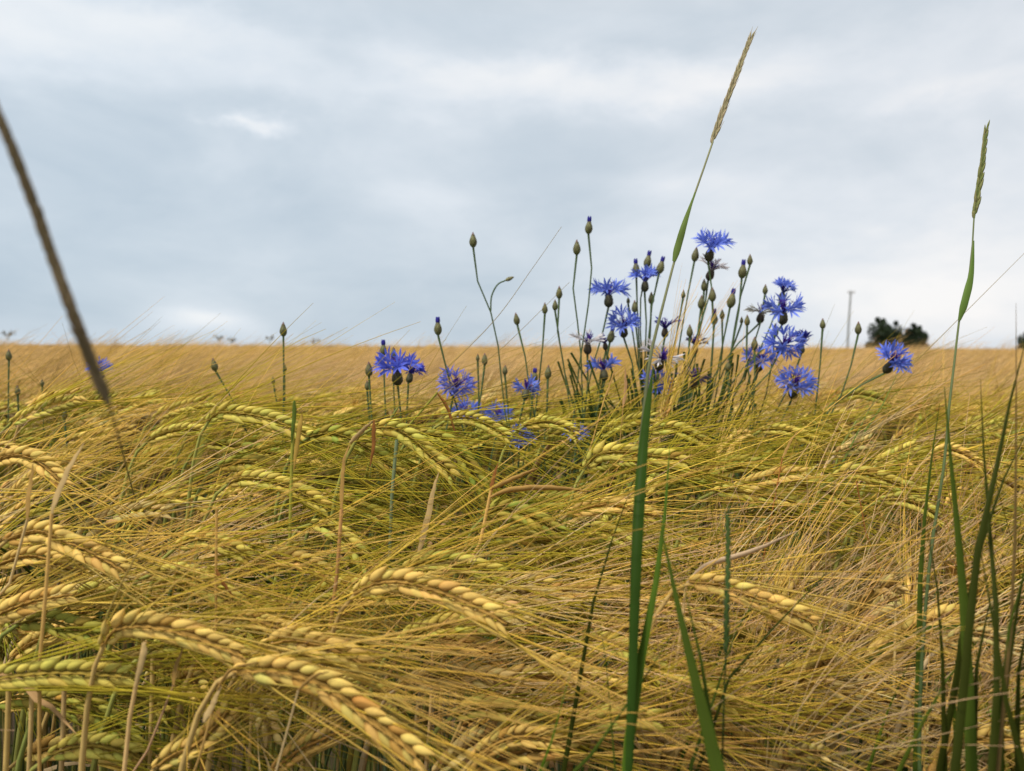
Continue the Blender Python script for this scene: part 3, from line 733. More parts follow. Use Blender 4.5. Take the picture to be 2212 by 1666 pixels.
straw('dry_straw', 'straw', 'forked tan straw with two bent leaves pointing right', [(1062,1055),(1048,1120),(1035,1185)], .44, .0018, TAN, [([(1060,1058),(1110,1035),(1165,1010)], .004, TAN), ([(1060,1075),(1100,1060),(1180,1055),(1280,1062)], .0048, TAN), ([(1060,1060),(1070,1020),(1076,1000)], .003, RUST)])
straw('dry_straw', 'straw', 'thick tan straw rising under the arching golden ear at left', [(312,1388),(292,1470),(278,1570),(268,1680)], .31, .0015, (.62,.40,.17), [([(312,1388),(300,1440),(290,1490)], .0042, PALE, .309)])
straw('dry_straw', 'straw', 'dry sheath with a kinked leaf where the longest foreground ear begins', [(475,1480),(445,1550),(425,1680)], .31, .0009, TAN, [([(470,1490),(500,1448),(560,1430)], .0022, TAN), ([(440,1560),(462,1520),(478,1480)], .0035, PALE)])
straw('dry_straw', 'straw', 'thin brown straw slanting from the bottom edge, left of the climbing ear', [(375,1480),(340,1560),(300,1680)], .33, .0009, (.5,.3,.16), [([(375,1480),(382,1440),(395,1400)], .003, TAN)])
straw('dry_straw', 'straw', 'grey-tan bent straw over the longest foreground ear', [(645,1490),(612,1560),(598,1680)], .30, .0008, (.52,.37,.18), [([(645,1490),(680,1462),(712,1450)], .0022, TAN)])
straw('dry_leaf', 'leaf', 'long pale dry leaf sweeping up right off the right-hand golden ear', [(1482,1262),(1470,1330),(1465,1420)], .375, .0013, PALE, [([(1482,1262),(1530,1222),(1620,1195),(1720,1148)], .0045, (.76,.56,.36), .375)])
straw('dry_straw', 'straw', 'thin tan straw standing in front of the cornflower clump', [(1306,860),(1290,920),(1268,990),(1240,1080)], .58, .0008, TAN, [([(1306,860),(1318,830),(1330,790)], .002, TAN)])
straw('dry_straw', 'straw', 'short brown straw tip close left of the tall grass stem', [(1346,880),(1344,930),(1335,990)], .6, .0007, TAN, [([(1346,880),(1352,840),(1350,790)], .0032, (.6,.35,.16))])
straw('broken_straw', 'straw', 'olive stalk snapped over, its brown end dangling', [(880,925),(908,885),(935,858),(945,848)][::-1], .55, .0013, OLV, [([(945,850),(965,880),(980,925),(988,950)], .003, RUST)])
straw('dry_straw', 'straw', 'rust-brown thin straw near the plump ear at right', [(1690,990),(1672,1060),(1665,1150)], .48, .0008, RUST, [([(1690,990),(1710,950),(1725,930)], .002, TAN)])
straw('dry_straw', 'straw', 'brown curled straw hanging between the ears at right', [(1850,1040),(1862,1090),(1870,1150)], .47, .0007, RUST)
for (lab, x, y, y2, d, r, c) in [('yellow upright stalk in the lower left corner', 20, 1455, 1690, .35, .0020, (.62,.42,.14)),
                                 ('second yellow stalk from the left edge, in the corner gap', 70, 1460, 1690, .36, .0018, (.58,.40,.16)),
                                 ('dull straw stalk behind the thick tan straws', 140, 1455, 1690, .355, .0019, (.52,.35,.15)),
                                 ('yellow stalk right of the thick tan straw', 330, 1410, 1690, .36, .0017, (.55,.38,.13)),
                                 ('slender straw stalk in the gap under the golden ears', 545, 1460, 1690, .36, .0013, (.50,.34,.14)),
                                 ('tan stalk under the long green ear in the middle', 935, 1400, 1600, .40, .0016, (.56,.37,.16)),
                                 ('pale stalk beside the green blade in the middle', 1140, 1560, 1690, .37, .0013, (.6,.44,.22)),
                                 ('pale stalk upright in the lower right straw', 1935, 1300, 1600, .42, .0013, (.62,.46,.2))]:
    straw('straw_stalk', 'straw', lab, [(x, y), (x - 3, (y + y2) / 2), (x - 8, y2)], d, r, c)


# ------------------------------------------------------------------ cornflowers
BLUE = np.array((0.155, 0.225, 0.72)); VIO = (0.075, 0.03, 0.26); CGREEN = (0.085, 0.11, 0.045); WHT = np.array((0.74, 0.70, 0.72))
SG = (0.085, 0.125, 0.055)

def basis(A):
    A = nrm(np.asarray(A, float)); S = nrm(np.cross(A, np.array([0.15, 0.9, 0.2]))); return A, S, np.cross(A, S)

def calyx_mesh(B, A, h, r, tone=CGREEN, neck=0.72, brown=0.5):
    mb = MB(); A, S, N = basis(A)
    z = [0, .08, .25, .45, .65, .85, 1.0]; rr = [.3, .7, .97, 1.0, .84, neck, neck * .72]
    t = grain_template(12, z, rr)
    blobs(mb, t, [B], [A], [S], [N], h, r, r, tone)
    rows = 6
    for i in range(rows):     # overlapping bracts, pale green with dark fringes
        f = 0.06 + i * 0.145
        rad = np.interp(f, z, rr) * r
        k = 9; ph = (i % 2) * math.pi / k
        for a in np.arange(k) / k * 2 * math.pi + ph:
            rd = math.cos(a) * S + math.sin(a) * N; tg = -math.sin(a) * S + math.cos(a) * N
            r2 = np.interp(min(1, f + .26), z, rr) * r
            b0 = B + A * f * h + rd * rad * 1.02; top = B + A * min(1.04, f + .30) * h + rd * (r2 * 1.12)
            mid = (b0 + top) / 2 + rd * r * .13; w = r * .36
            V = [b0, (b0 + top) / 2 + tg * w + rd * r * .02, top, (b0 + top) / 2 - tg * w + rd * r * .02, mid]
            dk = np.array((.05, .03, .02)); c = np.array(tone) * rng.uniform(1.1, 1.9)
            mb.add(V, tris=[[0, 1, 4], [1, 2, 4], [2, 3, 4], [3, 0, 4]], col=np.array([c, dk, dk * (1 + brown * 2), dk, c]))
    return mb

def floret(mb, base, A, D, L, col, al=0.62, lobes=7, droop=0.0):
    """one trumpet floret: slender tube bending from A to D, opening into pointed lobes"""
    n = 5; t = np.linspace(0, 1, n)[:, None]; Lt = L * .42
    path = base + A * Lt * (t - t ** 2 * .5) * .8 + D * Lt * t ** 1.4
    tubes(mb, path, np.linspace(.0004, .0008, n), 5, np.asarray(col) * .8)
    O = path[-1]; X, S, N = basis(D)
    ph = np.arange(lobes) / lobes * 2 * np.pi + rng.uniform(0, 1)
    hw = math.pi / lobes * .93
    for a in ph:
        l = L * .62 * rng.uniform(.8, 1.15); aa = al * rng.uniform(.85, 1.2)
        def pt(s, ang, alp): return O + X * (s * math.cos(alp)) + (S * math.cos(ang) + N * math.sin(ang)) * (s * math.sin(alp)) + np.array([0, 0, -1]) * droop * s * s / L
        V = [pt(.0008, a - hw, .9), pt(.0008, a + hw, .9), pt(l * .48, a - hw, aa * .85), pt(l * .48, a, aa * .95), pt(l * .48, a + hw, aa * .85),
             pt(l * .76, a - hw * .58, aa * .97), pt(l * .78, a, aa * 1.08), pt(l * .76, a + hw * .58, aa * .97), pt(l * 1.12, a + rng.normal(0, .06), aa * 1.15)]
        c = np.asarray(col) * rng.uniform(.85, 1.2); C = np.array([c * .8, c * .8, c, c * .9, c, c * 1.1, c, c * 1.1, c * 1.15])
        mb.add(V, quads=[[0, 1, 3, 2]] + [[2, 3, 6, 5], [3, 4, 7, 6]], tris=[[1, 4, 3], [5, 6, 8], [6, 7, 8]], col=C)

def flower_stem(th, loc, pts, r=.00072, leaves=1, col=SG):
    mb = MB(); P, L = catmull(pts, 34); n = len(P)
    tubes(mb, P, np.interp(np.linspace(0, 1, n), [0, .03, .1, 1], [1.5 * r, r * 1.05, r, 1.25 * r]), 6, np.array(col)[None] * (1 + .1 * rng.normal(0, 1, (n, 1))))
    mb.build('stem', M_STEM, th, loc)
    for k in range(leaves):
        i = int(rng.integers(4, 16)); lb = MB(); up = nrm(P[i - 1] - P[i + 1])
        sd = rng.choice([-1, 1]) * np.array([1, rng.uniform(-.5, .5), 0])
        l = rng.uniform(.012, .035); t = np.linspace(0, 1, 7)[:, None]
        q = P[i] + up * l * t + sd * l * .35 * t - sd * l * .12 * t ** 2
        blade(lb, q, .0016 * np.interp(t[:, 0], [0, .3, 1], [.7, 1, .1]), np.cross(up, sd) + sd * .3, .2, np.array(col) * 1.15)
        lb.build('leaf', M_LEAF, th, loc)

def stem_pts(top, wp, d, dl=None):
    pts = [top]
    for i, (x, y) in enumerate(wp): pts.append(at(x, y, d + (0 if dl is None else dl * (i + 1) / len(wp))))
    a, b = pts[-2], pts[-1]
    sl = np.clip((b - a) / max(.01, abs(b[2] - a[2])), -.5, .5)
    low = b + np.array([sl[0] * .16, 0, -.18]); root = np.array([low[0] + sl[0] * .12, low[1], 0.0])
    return pts + [low, root], root

def cornflower(cx, cy, d, tilt, tow, wp, label, s=1.0, rays=9, openn=1.12, col=BLUE, faded=False, group='cornflowers in bloom', leaves=2, half=None, inner=16):
    A = nrm(np.array([math.sin(tilt), -tow, math.cos(tilt)]))
    C = at(cx, cy, d); B = C - A * .0155 * s
    pts, root = stem_pts(B, wp, d)
    loc = tuple(root)
    name = 'withered_cornflower' if faded else 'cornflower'
    th = empty(name, loc, label, 'cornflower', group)
    flower_stem(th, loc, pts, leaves=leaves)
    calyx_mesh(B, A, .0125 * s, .0043 * s, tone=(.05, .065, .03) if not faded else (.04, .04, .025)).build('calyx', M_CALYX, th, loc)
    A_, S, N = basis(A); top = B + A * .0118 * s
    pb = MB()
    for k in range(rays):
        if half and (k in half): continue
        a = k / rays * 2 * math.pi + rng.normal(0, .12)
        th_ = openn + rng.normal(0, .10)
        rd = math.cos(a) * S + math.sin(a) * N
        D = nrm(A * math.cos(th_) + rd * math.sin(th_))
        c = np.array(col) * rng.uniform(.82, 1.2)
        if faded: floret(pb, top + rd * .0015 * s, A, D, .0215 * s * rng.uniform(.7, 1.1), c * rng.uniform(.7, 1.1), al=.30, lobes=4, droop=.2)
        else: floret(pb, top + rd * .0015 * s, A, D, .0196 * s * rng.uniform(.9, 1.1), c, al=.66, lobes=8)
    pb.build('ray_florets', M_PETAL, th, loc)
    ib = MB(); m = inner
    ph = rng.uniform(0, 2 * np.pi, m); el = rng.uniform(.05, .62, m)
    D = nrm(A[None] * np.cos(el)[:, None] + (np.cos(ph)[:, None] * S + np.sin(ph)[:, None] * N) * np.sin(el)[:, None])
    t = np.linspace(0, 1, 5)[None, :, None]; ln = rng.uniform(.007, .0125, m)[:, None, None] * s
    P = top + D[:, None] * ln * t + rng.normal(0, .0012, (m, 1, 3)) * t ** 2
    tubes(ib, P, np.array([.0005, .0005, .0006, .0007, .00025]) * s, 4, np.array(VIO)[None] * rng.uniform(.6, 1.5, (m, 1)))
    for q in range(m):    # split floret mouths
        for w in range(3):
            dv = nrm(D[q] + rng.normal(0, .6, 3)); e = P[q, -1]
            tubes(ib, np.stack([e, e + dv * .0018 * s, e + dv * .0034 * s]), [.0003, .00025, .0001], 3, np.array((.11, .05, .42)) * rng.uniform(.7, 1.4))
    ib.build('inner_florets', M_PETAL, th, loc)
    return th

def bud(cx, cy, d, tilt, wp, label, s=1.0, tip=None, group='cornflower buds on bare stems', leaves=1, tow=0.0, branch=None):
    A = nrm(np.array([math.sin(tilt), -tow, math.cos(tilt)]))
    C = at(cx, cy, d); h = .0125 * s; B = C - A * h * .5
    pts, root = stem_pts(B, wp, d); loc = tuple(root)
    th = empty('cornflower_bud', loc, label, 'cornflower bud', group)
    flower_stem(th, loc, pts, leaves=leaves)
    bo = calyx_mesh(B, A, h, .0034 * s, tone=(.115, .135, .045), neck=.45, brown=1.2).build('bud', M_CALYX, th, loc)
    tb = MB(); A_, S, N = basis(A)
    if tip == 'blue':
        m = 6; ph = np.arange(m) / m * 2 * np.pi
        D = nrm(A[None] + (np.cos(ph)[:, None] * S + np.sin(ph)[:, None] * N) * .12)
        Bb = B + A * h * .85 + (np.cos(ph)[:, None] * S + np.sin(ph)[:, None] * N) * .0007
        blobs(tb, G_LO, Bb, D, np.repeat(S[None], m, 0), np.repeat(N[None], m, 0), .0070 * s, .0012, .0012, (.05, .045, .36))
        tb.build('petal_tip', M_PETAL, bo, loc)
    else:
        blobs(tb, G_LO, [B + A * h * .8], [A], [S], [N], h * .42, .0015 * s, .0015 * s, (.16, .08, .07))
        tb.build('bud_tip', M_CALYX, bo, loc)
    if branch:
        bp, bs = branch
        q = [at(x, y, d) for x, y in bp]
        sb = MB(); Pq, _ = catmull(q, 16); tubes(sb, Pq, np.linspace(.0008, .0007, 16), 6, SG)
        so = sb.build('side_branch', M_STEM, th, loc)
        Ab = nrm(Pq[-1] - Pq[-2])
        calyx_mesh(Pq[-1], Ab, .0085 * bs, .0018 * bs, tone=(.2, .2, .09), neck=.4).build('side_bud', M_CALYX, so, loc)
    return th

FLOW = [
 (1537,533,.78,.12,.45,[(1545,580),(1530,650),(1500,740),(1470,860),(1450,960)],'highest blue cornflower, just right of the tall grass stem',dict(s=1.0,rays=9,openn=1.0)),
 (1394,603,.80,.02,.12,[(1395,650),(1396,720),(1392,800),(1388,900)],'cup-shaped blue cornflower beneath three buds, left of the grass stem',dict(s=.86,rays=9,openn=.95)),
 (1316,631,.80,.03,.10,[(1314,680),(1296,740),(1275,810),(1260,900)],'wide flat cornflower seen side on, leftmost of the high ones',dict(s=1.02,rays=9,openn=1.22)),
 (1347,702,.78,-.1,.55,[(1358,745),(1368,800),(1375,870)],'deep blue cornflower below the side-on one',dict(s=.92,rays=9,openn=1.05)),
 (1693,628,.84,.25,.2,[(1670,690),(1640,760),(1590,840),(1540,920)],'small half-open cornflower topping the right-hand pair',dict(s=.72,rays=8,openn=.85)),
 (1693,668,.78,-.05,.35,[(1690,700),(1655,750),(1610,790),(1560,860)],'ragged cornflower directly under the half-open one',dict(s=1.05,rays=7,openn=1.2)),
 (1694,742,.76,.05,1.3,[(1680,780),(1650,820),(1600,880)],'round cornflower facing the camera, right side of the clump',dict(s=1.0,rays=10,openn=1.2)),
 (1641,778,.79,-.1,.7,[(1640,815),(1625,850),(1600,900)],'cornflower half turned away, left of the round facing one',dict(s=.92,rays=8,openn=1.1)),
 (1719,830,.72,.02,.55,[(1705,870),(1680,930)],'broad cornflower lowest at the right of the clump',dict(s=1.0,rays=11,openn=1.2)),
 (1928,780,.72,.25,.7,[(1895,815),(1850,838),(1800,875),(1760,930)],'lone cornflower far right beside two leaning green leaves',dict(s=.92,rays=9,openn=1.1)),
 (1303,794,.76,-.1,-.2,[(1300,830),(1290,890)],'blue cornflower turned away, low among the stems',dict(s=.85,rays=7,openn=1.15,half=(2,))),
 (857,795,.66,.0,.35,[(868,850),(866,900),(860,960)],'large lilac-blue cornflower on its own at left of centre',dict(s=1.02,rays=9,openn=1.12,col=(.13,.17,.72),half=(6,))),
 (888,803,.72,.2,-.3,[(880,860),(878,930)],'dark cornflower right behind the large lilac-blue one',dict(s=.7,rays=6,openn=1.0,col=(.06,.07,.5))),
 (985,832,.70,.3,.8,[(975,880),(965,930)],'frayed pale blue cornflower under the lone left bud',dict(s=.88,rays=10,openn=1.15,col=(.2,.23,.72))),
 (1008,893,.80,.0,.5,[(1005,930),(1000,980)],'blue cornflower low behind awns, below the frayed one',dict(s=.9,rays=9,openn=1.2)),
 (1078,899,.80,.05,.4,[(1070,940),(1060,1000)],'blue cornflower low behind awns, right of its twin',dict(s=.85,rays=8,openn=1.1)),
 (1122,950,.72,.0,.6,[(1120,990),(1118,1040)],'lowest blue cornflower, sunk into the awns',dict(s=.72,rays=8,openn=1.1)),
 (1138,838,.72,.2,-.4,[(1130,880),(1115,940)],'cornflower past its best with blue remnants, centre',dict(s=.75,rays=6,openn=1.25,half=(1,))),
 (1420,830,.76,.0,.7,[(1415,880),(1405,940)],'cornflower glimpsed behind the tall grass stem',dict(s=.85,rays=8,openn=1.1)),
 (217,798,1.05,.1,.3,[(214,850),(210,920)],'blurred cornflower behind the out-of-focus spike at left',dict(s=.85,rays=8,openn=1.15)),
 (1245,940,.66,.0,.5,[(1242,980),(1240,1030)],'blue speck of a cornflower under the awns, beneath the clump',dict(s=.55,rays=6,openn=1.1)),
 (1732,742,.79,.1,-.2,[(1725,790),(1700,850)],'closing dark blue cornflower touching the round facing one',dict(s=.7,rays=6,openn=.45,col=(.05,.06,.42))),
]
for cx, cy, d, tilt, tow, wp, lab, kw in FLOW: cornflower(cx, cy, d, tilt, tow, wp, lab, **kw)
FADED = [
 (1540,578,.80,.3,.2,[(1528,640),(1510,720),(1485,820),(1470,900)],'bleached withered cornflower hanging under the highest blue bloom',dict(s=.9,rays=8,openn=1.2,col=WHT)),
 (1646,672,.80,.1,.3,[(1615,720),(1580,760),(1530,830),(1500,900)],'spidery white withered cornflower left of the right-hand pair',dict(s=.85,rays=8,openn=1.4,col=(.5,.48,.42),inner=8)),
 (1270,738,.76,.0,.3,[(1272,790),(1268,850),(1260,920)],'white shrivelled cornflower at the left foot of the clump',dict(s=.85,rays=8,openn=1.1,col=WHT)),
 (1430,772,.74,.2,.6,[(1422,820),(1410,900)],'purple-white shrivelled cornflower right of the grass stem',dict(s=.95,rays=9,openn=1.2,col=WHT)),
 (1503,742,.78,.1,.2,[(1490,790),(1470,860)],'dark shrivelled cornflower on the skyline, middle of the clump',dict(s=.7,rays=6,openn=1.1,col=(.12,.1,.16))),
 (1502,815,.76,.1,.3,[(1490,860),(1480,920)],'dark dead cornflower low in the clump',dict(s=.8,rays=7,openn=1.2,col=(.1,.08,.14))),
 (1437,705,.78,.0,.2,[(1430,760),(1420,840)],'dark violet drooping cornflower close to the grass stem',dict(s=.75,rays=6,openn=1.0,col=(.06,.06,.3))),
 (1306,738,.79,-.2,.2,[(1300,790),(1290,860)],'small violet withered cornflower next to the white left one',dict(s=.6,rays=5,openn=1.0,col=(.12,.08,.3))),
]
for cx, cy, d, tilt, tow, wp, lab, kw in FADED: cornflower(cx, cy, d, tilt, tow, wp, lab, faded=True, group='withered cornflowers', **kw)
BUDS = [
 (1022,521,.76,-.02,[(1024,580),(1040,630),(1062,680),(1075,740),(1082,810),(1092,900)],'lone tall bud with a side branch, left of the clump',dict(branch=([(1060,672),(1062,640),(1075,615),(1092,606)],1.0),leaves=2)),
 (1246,537,.76,.0,[(1242,580),(1238,640),(1248,700),(1256,780),(1258,880)],'tall plain bud left of the tallest blue-tipped one',dict(leaves=1)),
 (1272,492,.76,.06,[(1273,540),(1278,580),(1272,650),(1262,720),(1250,800),(1240,900)],'tallest bud with a dark blue tip',dict(tip='blue')),
 (1374,582,.80,-.05,[(1376,640),(1378,700),(1384,790),(1388,900)],'left bud of the three above the cup-shaped bloom',dict(tip='blue',leaves=0)),
 (1399,565,.81,.2,[(1388,610),(1382,680),(1386,760),(1390,880)],'upper bud of the three above the cup-shaped bloom',dict(tip='blue',leaves=0,s=1.05)),
 (1427,578,.79,.25,[(1414,620),(1405,690),(1398,770),(1392,880)],'right bud of the three above the cup-shaped bloom',dict(tip='blue',leaves=0,s=1.05)),
 (1208,634,.77,.0,[(1207,680),(1205,730),(1220,800),(1230,880)],'narrow bud, upper of two close together left of the clump',dict(s=.85)),
 (1199,661,.78,.0,[(1204,700),(1212,760),(1222,820)],'narrow bud, lower of two close together left of the clump',dict(s=.75,leaves=0)),
 (1177,668,.76,.0,[(1176,710),(1170,770),(1162,850)],'small bud left of the close pair',dict(s=.75)),
 (1116,691,.74,-.15,[(1130,740),(1138,800),(1148,870)],'small bud leaning left, right of the lone tall bud',dict(s=.8)),
 (946,710,.70,-.02,[(950,755),(962,790),(975,830),(985,880)],'lone blue-tipped bud rising over the frayed pale bloom',dict(tip='blue',s=.95)),
 (612,714,.72,.0,[(613,760),(613,830),(612,880)],'single green bud on a straight stem, far left of centre',dict(s=.9,leaves=2)),
 (463,790,.74,-.2,[(480,820),(500,860),(520,910)],'dark bud leaning left, left of the straight-stemmed one',dict(s=.85)),
 (590,823,.8,-.1,[(598,860),(602,900)],'tiny bud low beside the straight stem',dict(s=.55,leaves=0)),
 (615,797,.8,.05,[(616,850),(614,900)],'little bud right against the straight stem',dict(s=.6,leaves=1)),
 (1620,563,.79,.0,[(1616,600),(1600,640),(1585,720),(1570,820)],'small bud highest at the right of the clump',dict(s=.75)),
 (1604,587,.78,.1,[(1600,640),(1590,710),(1572,790),(1550,880)],'blue-tipped bud next to the small highest right one',dict(tip='blue',s=1.1)),
 (1502,552,.79,.15,[(1492,600),(1482,660),(1465,760),(1450,880)],'fat bud tucked under the highest bloom on its left',dict(s=1.0)),
 (1580,650,.78,.2,[(1572,690),(1560,750),(1545,830)],'bright blue-tipped bud standing alone in mid clump',dict(tip='blue',s=1.15)),
 (1521,618,.80,.0,[(1524,660),(1510,720),(1498,800)],'small brownish bud in the crossing stems',dict(s=.85,leaves=0)),
 (1539,639,.77,.0,[(1542,690),(1540,760),(1532,850)],'slender green bud in the middle of the clump',dict(s=.95)),
 (1515,655,.79,.05,[(1508,710),(1500,790)],'brown-green bud left of the slender green one',dict(s=.95,leaves=0)),
 (1543,689,.78,.0,[(1540,740),(1535,800),(1528,880)],'plump bud with a faint blue point, lower mid clump',dict(tip='blue',s=.95)),
 (1560,681,.80,.0,[(1563,730),(1556,800)],'small bud right of the plump one',dict(s=.7,leaves=0)),
 (1653,627,.80,.03,[(1650,670),(1630,740),(1600,830)],'small bud above the spidery withered bloom',dict(s=.7,leaves=0)),
 (1614,694,.78,.0,[(1616,740),(1612,800),(1630,880)],'small bud on a wavy stem right of mid clump',dict(s=.75)),
 (1602,693,.82,.0,[(1590,730),(1570,790)],'tiny green bud left of the wavy stem',dict(s=.5,leaves=0)),
 (1674,716,.80,.05,[(1670,770),(1660,830)],'bud peeping over the round facing bloom',dict(s=.95,leaves=0)),
 (1630,744,.76,.0,[(1632,800),(1628,860)],'bud in front of the half-turned bloom',dict(s=.85)),
 (1572,792,.75,.0,[(1574,840),(1578,890)],'small pale bud low on the right of the clump',dict(s=.75,leaves=0)),
 (1490,717,.77,.0,[(1488,770),(1480,850)],'plain bud left of the dark shrivelled bloom',dict(s=.85,leaves=1)),
 (1371,664,.79,.0,[(1375,710),(1380,790)],'bud between the two left-hand blue blooms',dict(s=.85,leaves=0)),
 (1407,646,.80,.0,[(1406,700),(1400,790)],'pale bud under the cup-shaped bloom',dict(s=.85,leaves=1)),
 (1357,650,.81,.0,[(1362,690),(1372,760)],'tiniest bud beside the side-on bloom',dict(s=.5,leaves=0)),
 (1476,637,.80,.05,[(1468,690),(1450,780)],'thin bud right of the grass stem',dict(s=.6,leaves=0)),
 (1320,727,.78,.2,[(1310,770),(1300,840)],'dark purple-brown bud beneath the deep blue bloom',dict(tip='blue',s=1.0,leaves=0)),
 (1777,701,.76,.0,[(1774,760),(1768,820),(1760,900)],'small bud on a long stem, left of two at far right',dict(s=.7)),
 (1854,711,.76,.0,[(1850,750),(1835,800),(1815,860)],'round bud on a curved stem, right of two at far right',dict(s=.85)),
 (797,800,.66,-.02,[(799,850),(803,910)],'scaly bud left of the large lilac-blue bloom',dict(s=.85,leaves=0)),
 (793,834,.70,.0,[(796,880),(800,930)],'smaller bud just below the scaly left one',dict(s=.6,leaves=0)),
 (828,756,.72,.0,[(830,810),(832,880)],'purple-tipped bud behind the large lilac-blue bloom',dict(tip='blue',s=.85,leaves=0)),
 (850,765,.74,.0,[(850,820),(852,880)],'blunt bud poking out of the large lilac-blue bloom',dict(s=.8,leaves=0)),
 (1047,778,.72,.0,[(1043,830),(1035,880)],'small dark bud on a straight stem, centre field',dict(s=.75)),
 (1032,774,.76,.0,[(1034,820),(1034,870)],'faint small bud left of the small dark one',dict(s=.5,leaves=0)),
 (1091,801,.74,.05,[(1095,850),(1098,900)],'bud against the long branched stem',dict(s=.65,leaves=0)),
 (1184,806,.72,.05,[(1184,850),(1180,910)],'brown dried bud, centre of the field edge',dict(s=.85,leaves=0)),
 (1155,815,.74,.05,[(1150,860),(1145,910)],'purple bud right of the spent cornflower',dict(tip='blue',s=.8,leaves=0)),
 (19,769,.86,.0,[(19,820),(18,900)],'soft-focus bud closest to the left edge',dict(s=.85)),
 (38,845,.80,.0,[(40,880),(42,930)],'dark soft-focus bud low at the left edge',dict(s=.7,leaves=0)),
 (91,828,.95,.0,[(92,870),(94,920)],'faint bud right of the dark one at left',dict(s=.6,leaves=0)),
 (140,897,.72,.1,[(142,930),(146,980)],'low grey bud beneath the leftmost blurred spike',dict(s=.6,leaves=0)),
]
for cx, cy, d, tilt, wp, lab, kw in BUDS: bud(cx, cy, d, tilt, wp, lab, **kw)
# slender green cornflower side shoots without heads
for k in range(80):
    x = rng.uniform(1190, 1640); y = rng.uniform(760, 900); d = rng.uniform(.74, .86); sl = (1430 - x) * .35
    top = at(x, y, d); pts, root = stem_pts(top, [(x + sl * .25 + rng.normal(0, 8), y + 50), (x + sl * .6 + rng.normal(0, 8), y + 110), (x + sl, 930)], d)
    th = empty('cornflower_shoot', tuple(root), 'headless green side shoot among the cornflower stems', 'cornflower shoot', 'headless shoots of the cornflower clump')
    flower_stem(th, tuple(root), pts, r=.0008, leaves=6, col=(.04, .065, .018))


# ------------------------------------------------------------------ tall grasses near the camera
def grass_spike(path, n, L, W, mb, awn, cola, colb, face=(0, -1, 0.2)):
    P, _ = catmull(path, n + 1)
    T = nrm(np.gradient(P, axis=0))[:n]; P = P[:n]; S = nrm(np.cross(np.broadcast_to(np.array(face, float), T.shape), T)); N = np.cross(T, S)
    sg = np.where(np.arange(n) % 2 == 0, 1.0, -1.0)[:, None]; f = np.linspace(0, 1, n)
    tubes(mb, P, np.full(n, .0006), 5, cola)
    for q in range(4):      # florets of each spikelet
        k = (q - 1.5)
        A = nrm(T + sg * S * (.12 + .03 * k) + N * .06 * k + rng.normal(0, .03, (n, 3)))
        B = P + sg * S * .0005 + T * L * .12 * q
        ln = L * (1 - .35 * f) * rng.uniform(.7, 1, n); w = W * (1 - .35 * f)
        w1 = rng.random((n, 1)); c = np.array(cola) * w1 + np.array(colb) * (1 - w1)
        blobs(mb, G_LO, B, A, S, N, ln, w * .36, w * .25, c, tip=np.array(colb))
        if awn and q in (1, 3):
            tp = B + A * ln[:, None]; t = np.linspace(0, 1, 3)[None, :, None]
            tubes(mb, tp[:, None] + nrm(A + .3 * T)[:, None] * awn * t, np.array([.00022, .00018, .00008]), 3, np.array(colb))

def grass(label, stalk, r, col, spike=None, leaves=(), name='grass_stalk', group=None, col2=None):
    """stalk: [(x,y,d)...] from top to bottom; spike: (points, n, L, W, awn, cola, colb); leaves: [(points(x,y,d), width, col)]"""
    pts = [at(*p) for p in stalk]
    last, prev = pts[-1], pts[-2]; sl = np.clip((last - prev) / max(.01, abs(last[2] - prev[2])), -.3, .3)
    root = np.array([last[0] + sl[0] * .3, max(.2, last[1] + sl[1] * .2), 0]); loc = tuple(root)
    dl = nrm(last - prev); l1 = last + dl * .03; l2 = np.array([l1[0] * .7 + root[0] * .3, l1[1] * .7 + root[1] * .3, l1[2] - .08])
    P, _ = catmull(pts + [l1, l2, (l2 + root) / 2, root], 60); mb = MB(); n = 60
    th = empty(name, loc, label, 'grass', group)
    c = np.array(col)[None] + (np.array(col2 if col2 is not None else col) - np.array(col))[None] * np.clip(np.linspace(0, 3.6, n), 0, 1)[:, None]
    tubes(mb, P, np.interp(np.linspace(0, 1, n), [0, .3, 1], [r * .55, r, r * 1.25]), 8, c); mb.build('stem', M_GREEN, th, loc)
    if spike:
        sp, k, L, W, aw, ca, cb_ = spike
        sb = MB(); grass_spike([at(*p) for p in sp], k, L, W, sb, aw, ca, cb_); sb.build('spike', M_GRAIN, th, loc)
    for lf in leaves:
        add_blade_part(th, loc, *lf)
    return th

def add_blade_part(th, loc, pts, w, col, prof=None, side=(1, -.15, .1)):
    q, _ = catmull([at(*p) for p in pts], 22); lb = MB()
    pr = prof or ([0, .1, .5, .85, 1], [.5, .8, 1, .6, .04])
    blade(lb, q, w * np.interp(np.linspace(0, 1, 22), *pr), np.array(side, float), .18, col, np.array(col) * 1.05)
    lb.build('leaf', M_GREEN, th, loc)

GB, GD, GS = (.032, .068, .009), (.016, .034, .006), (.13, .17, .04)
TANS, TANB = (.28, .25, .13), (.36, .29, .18)
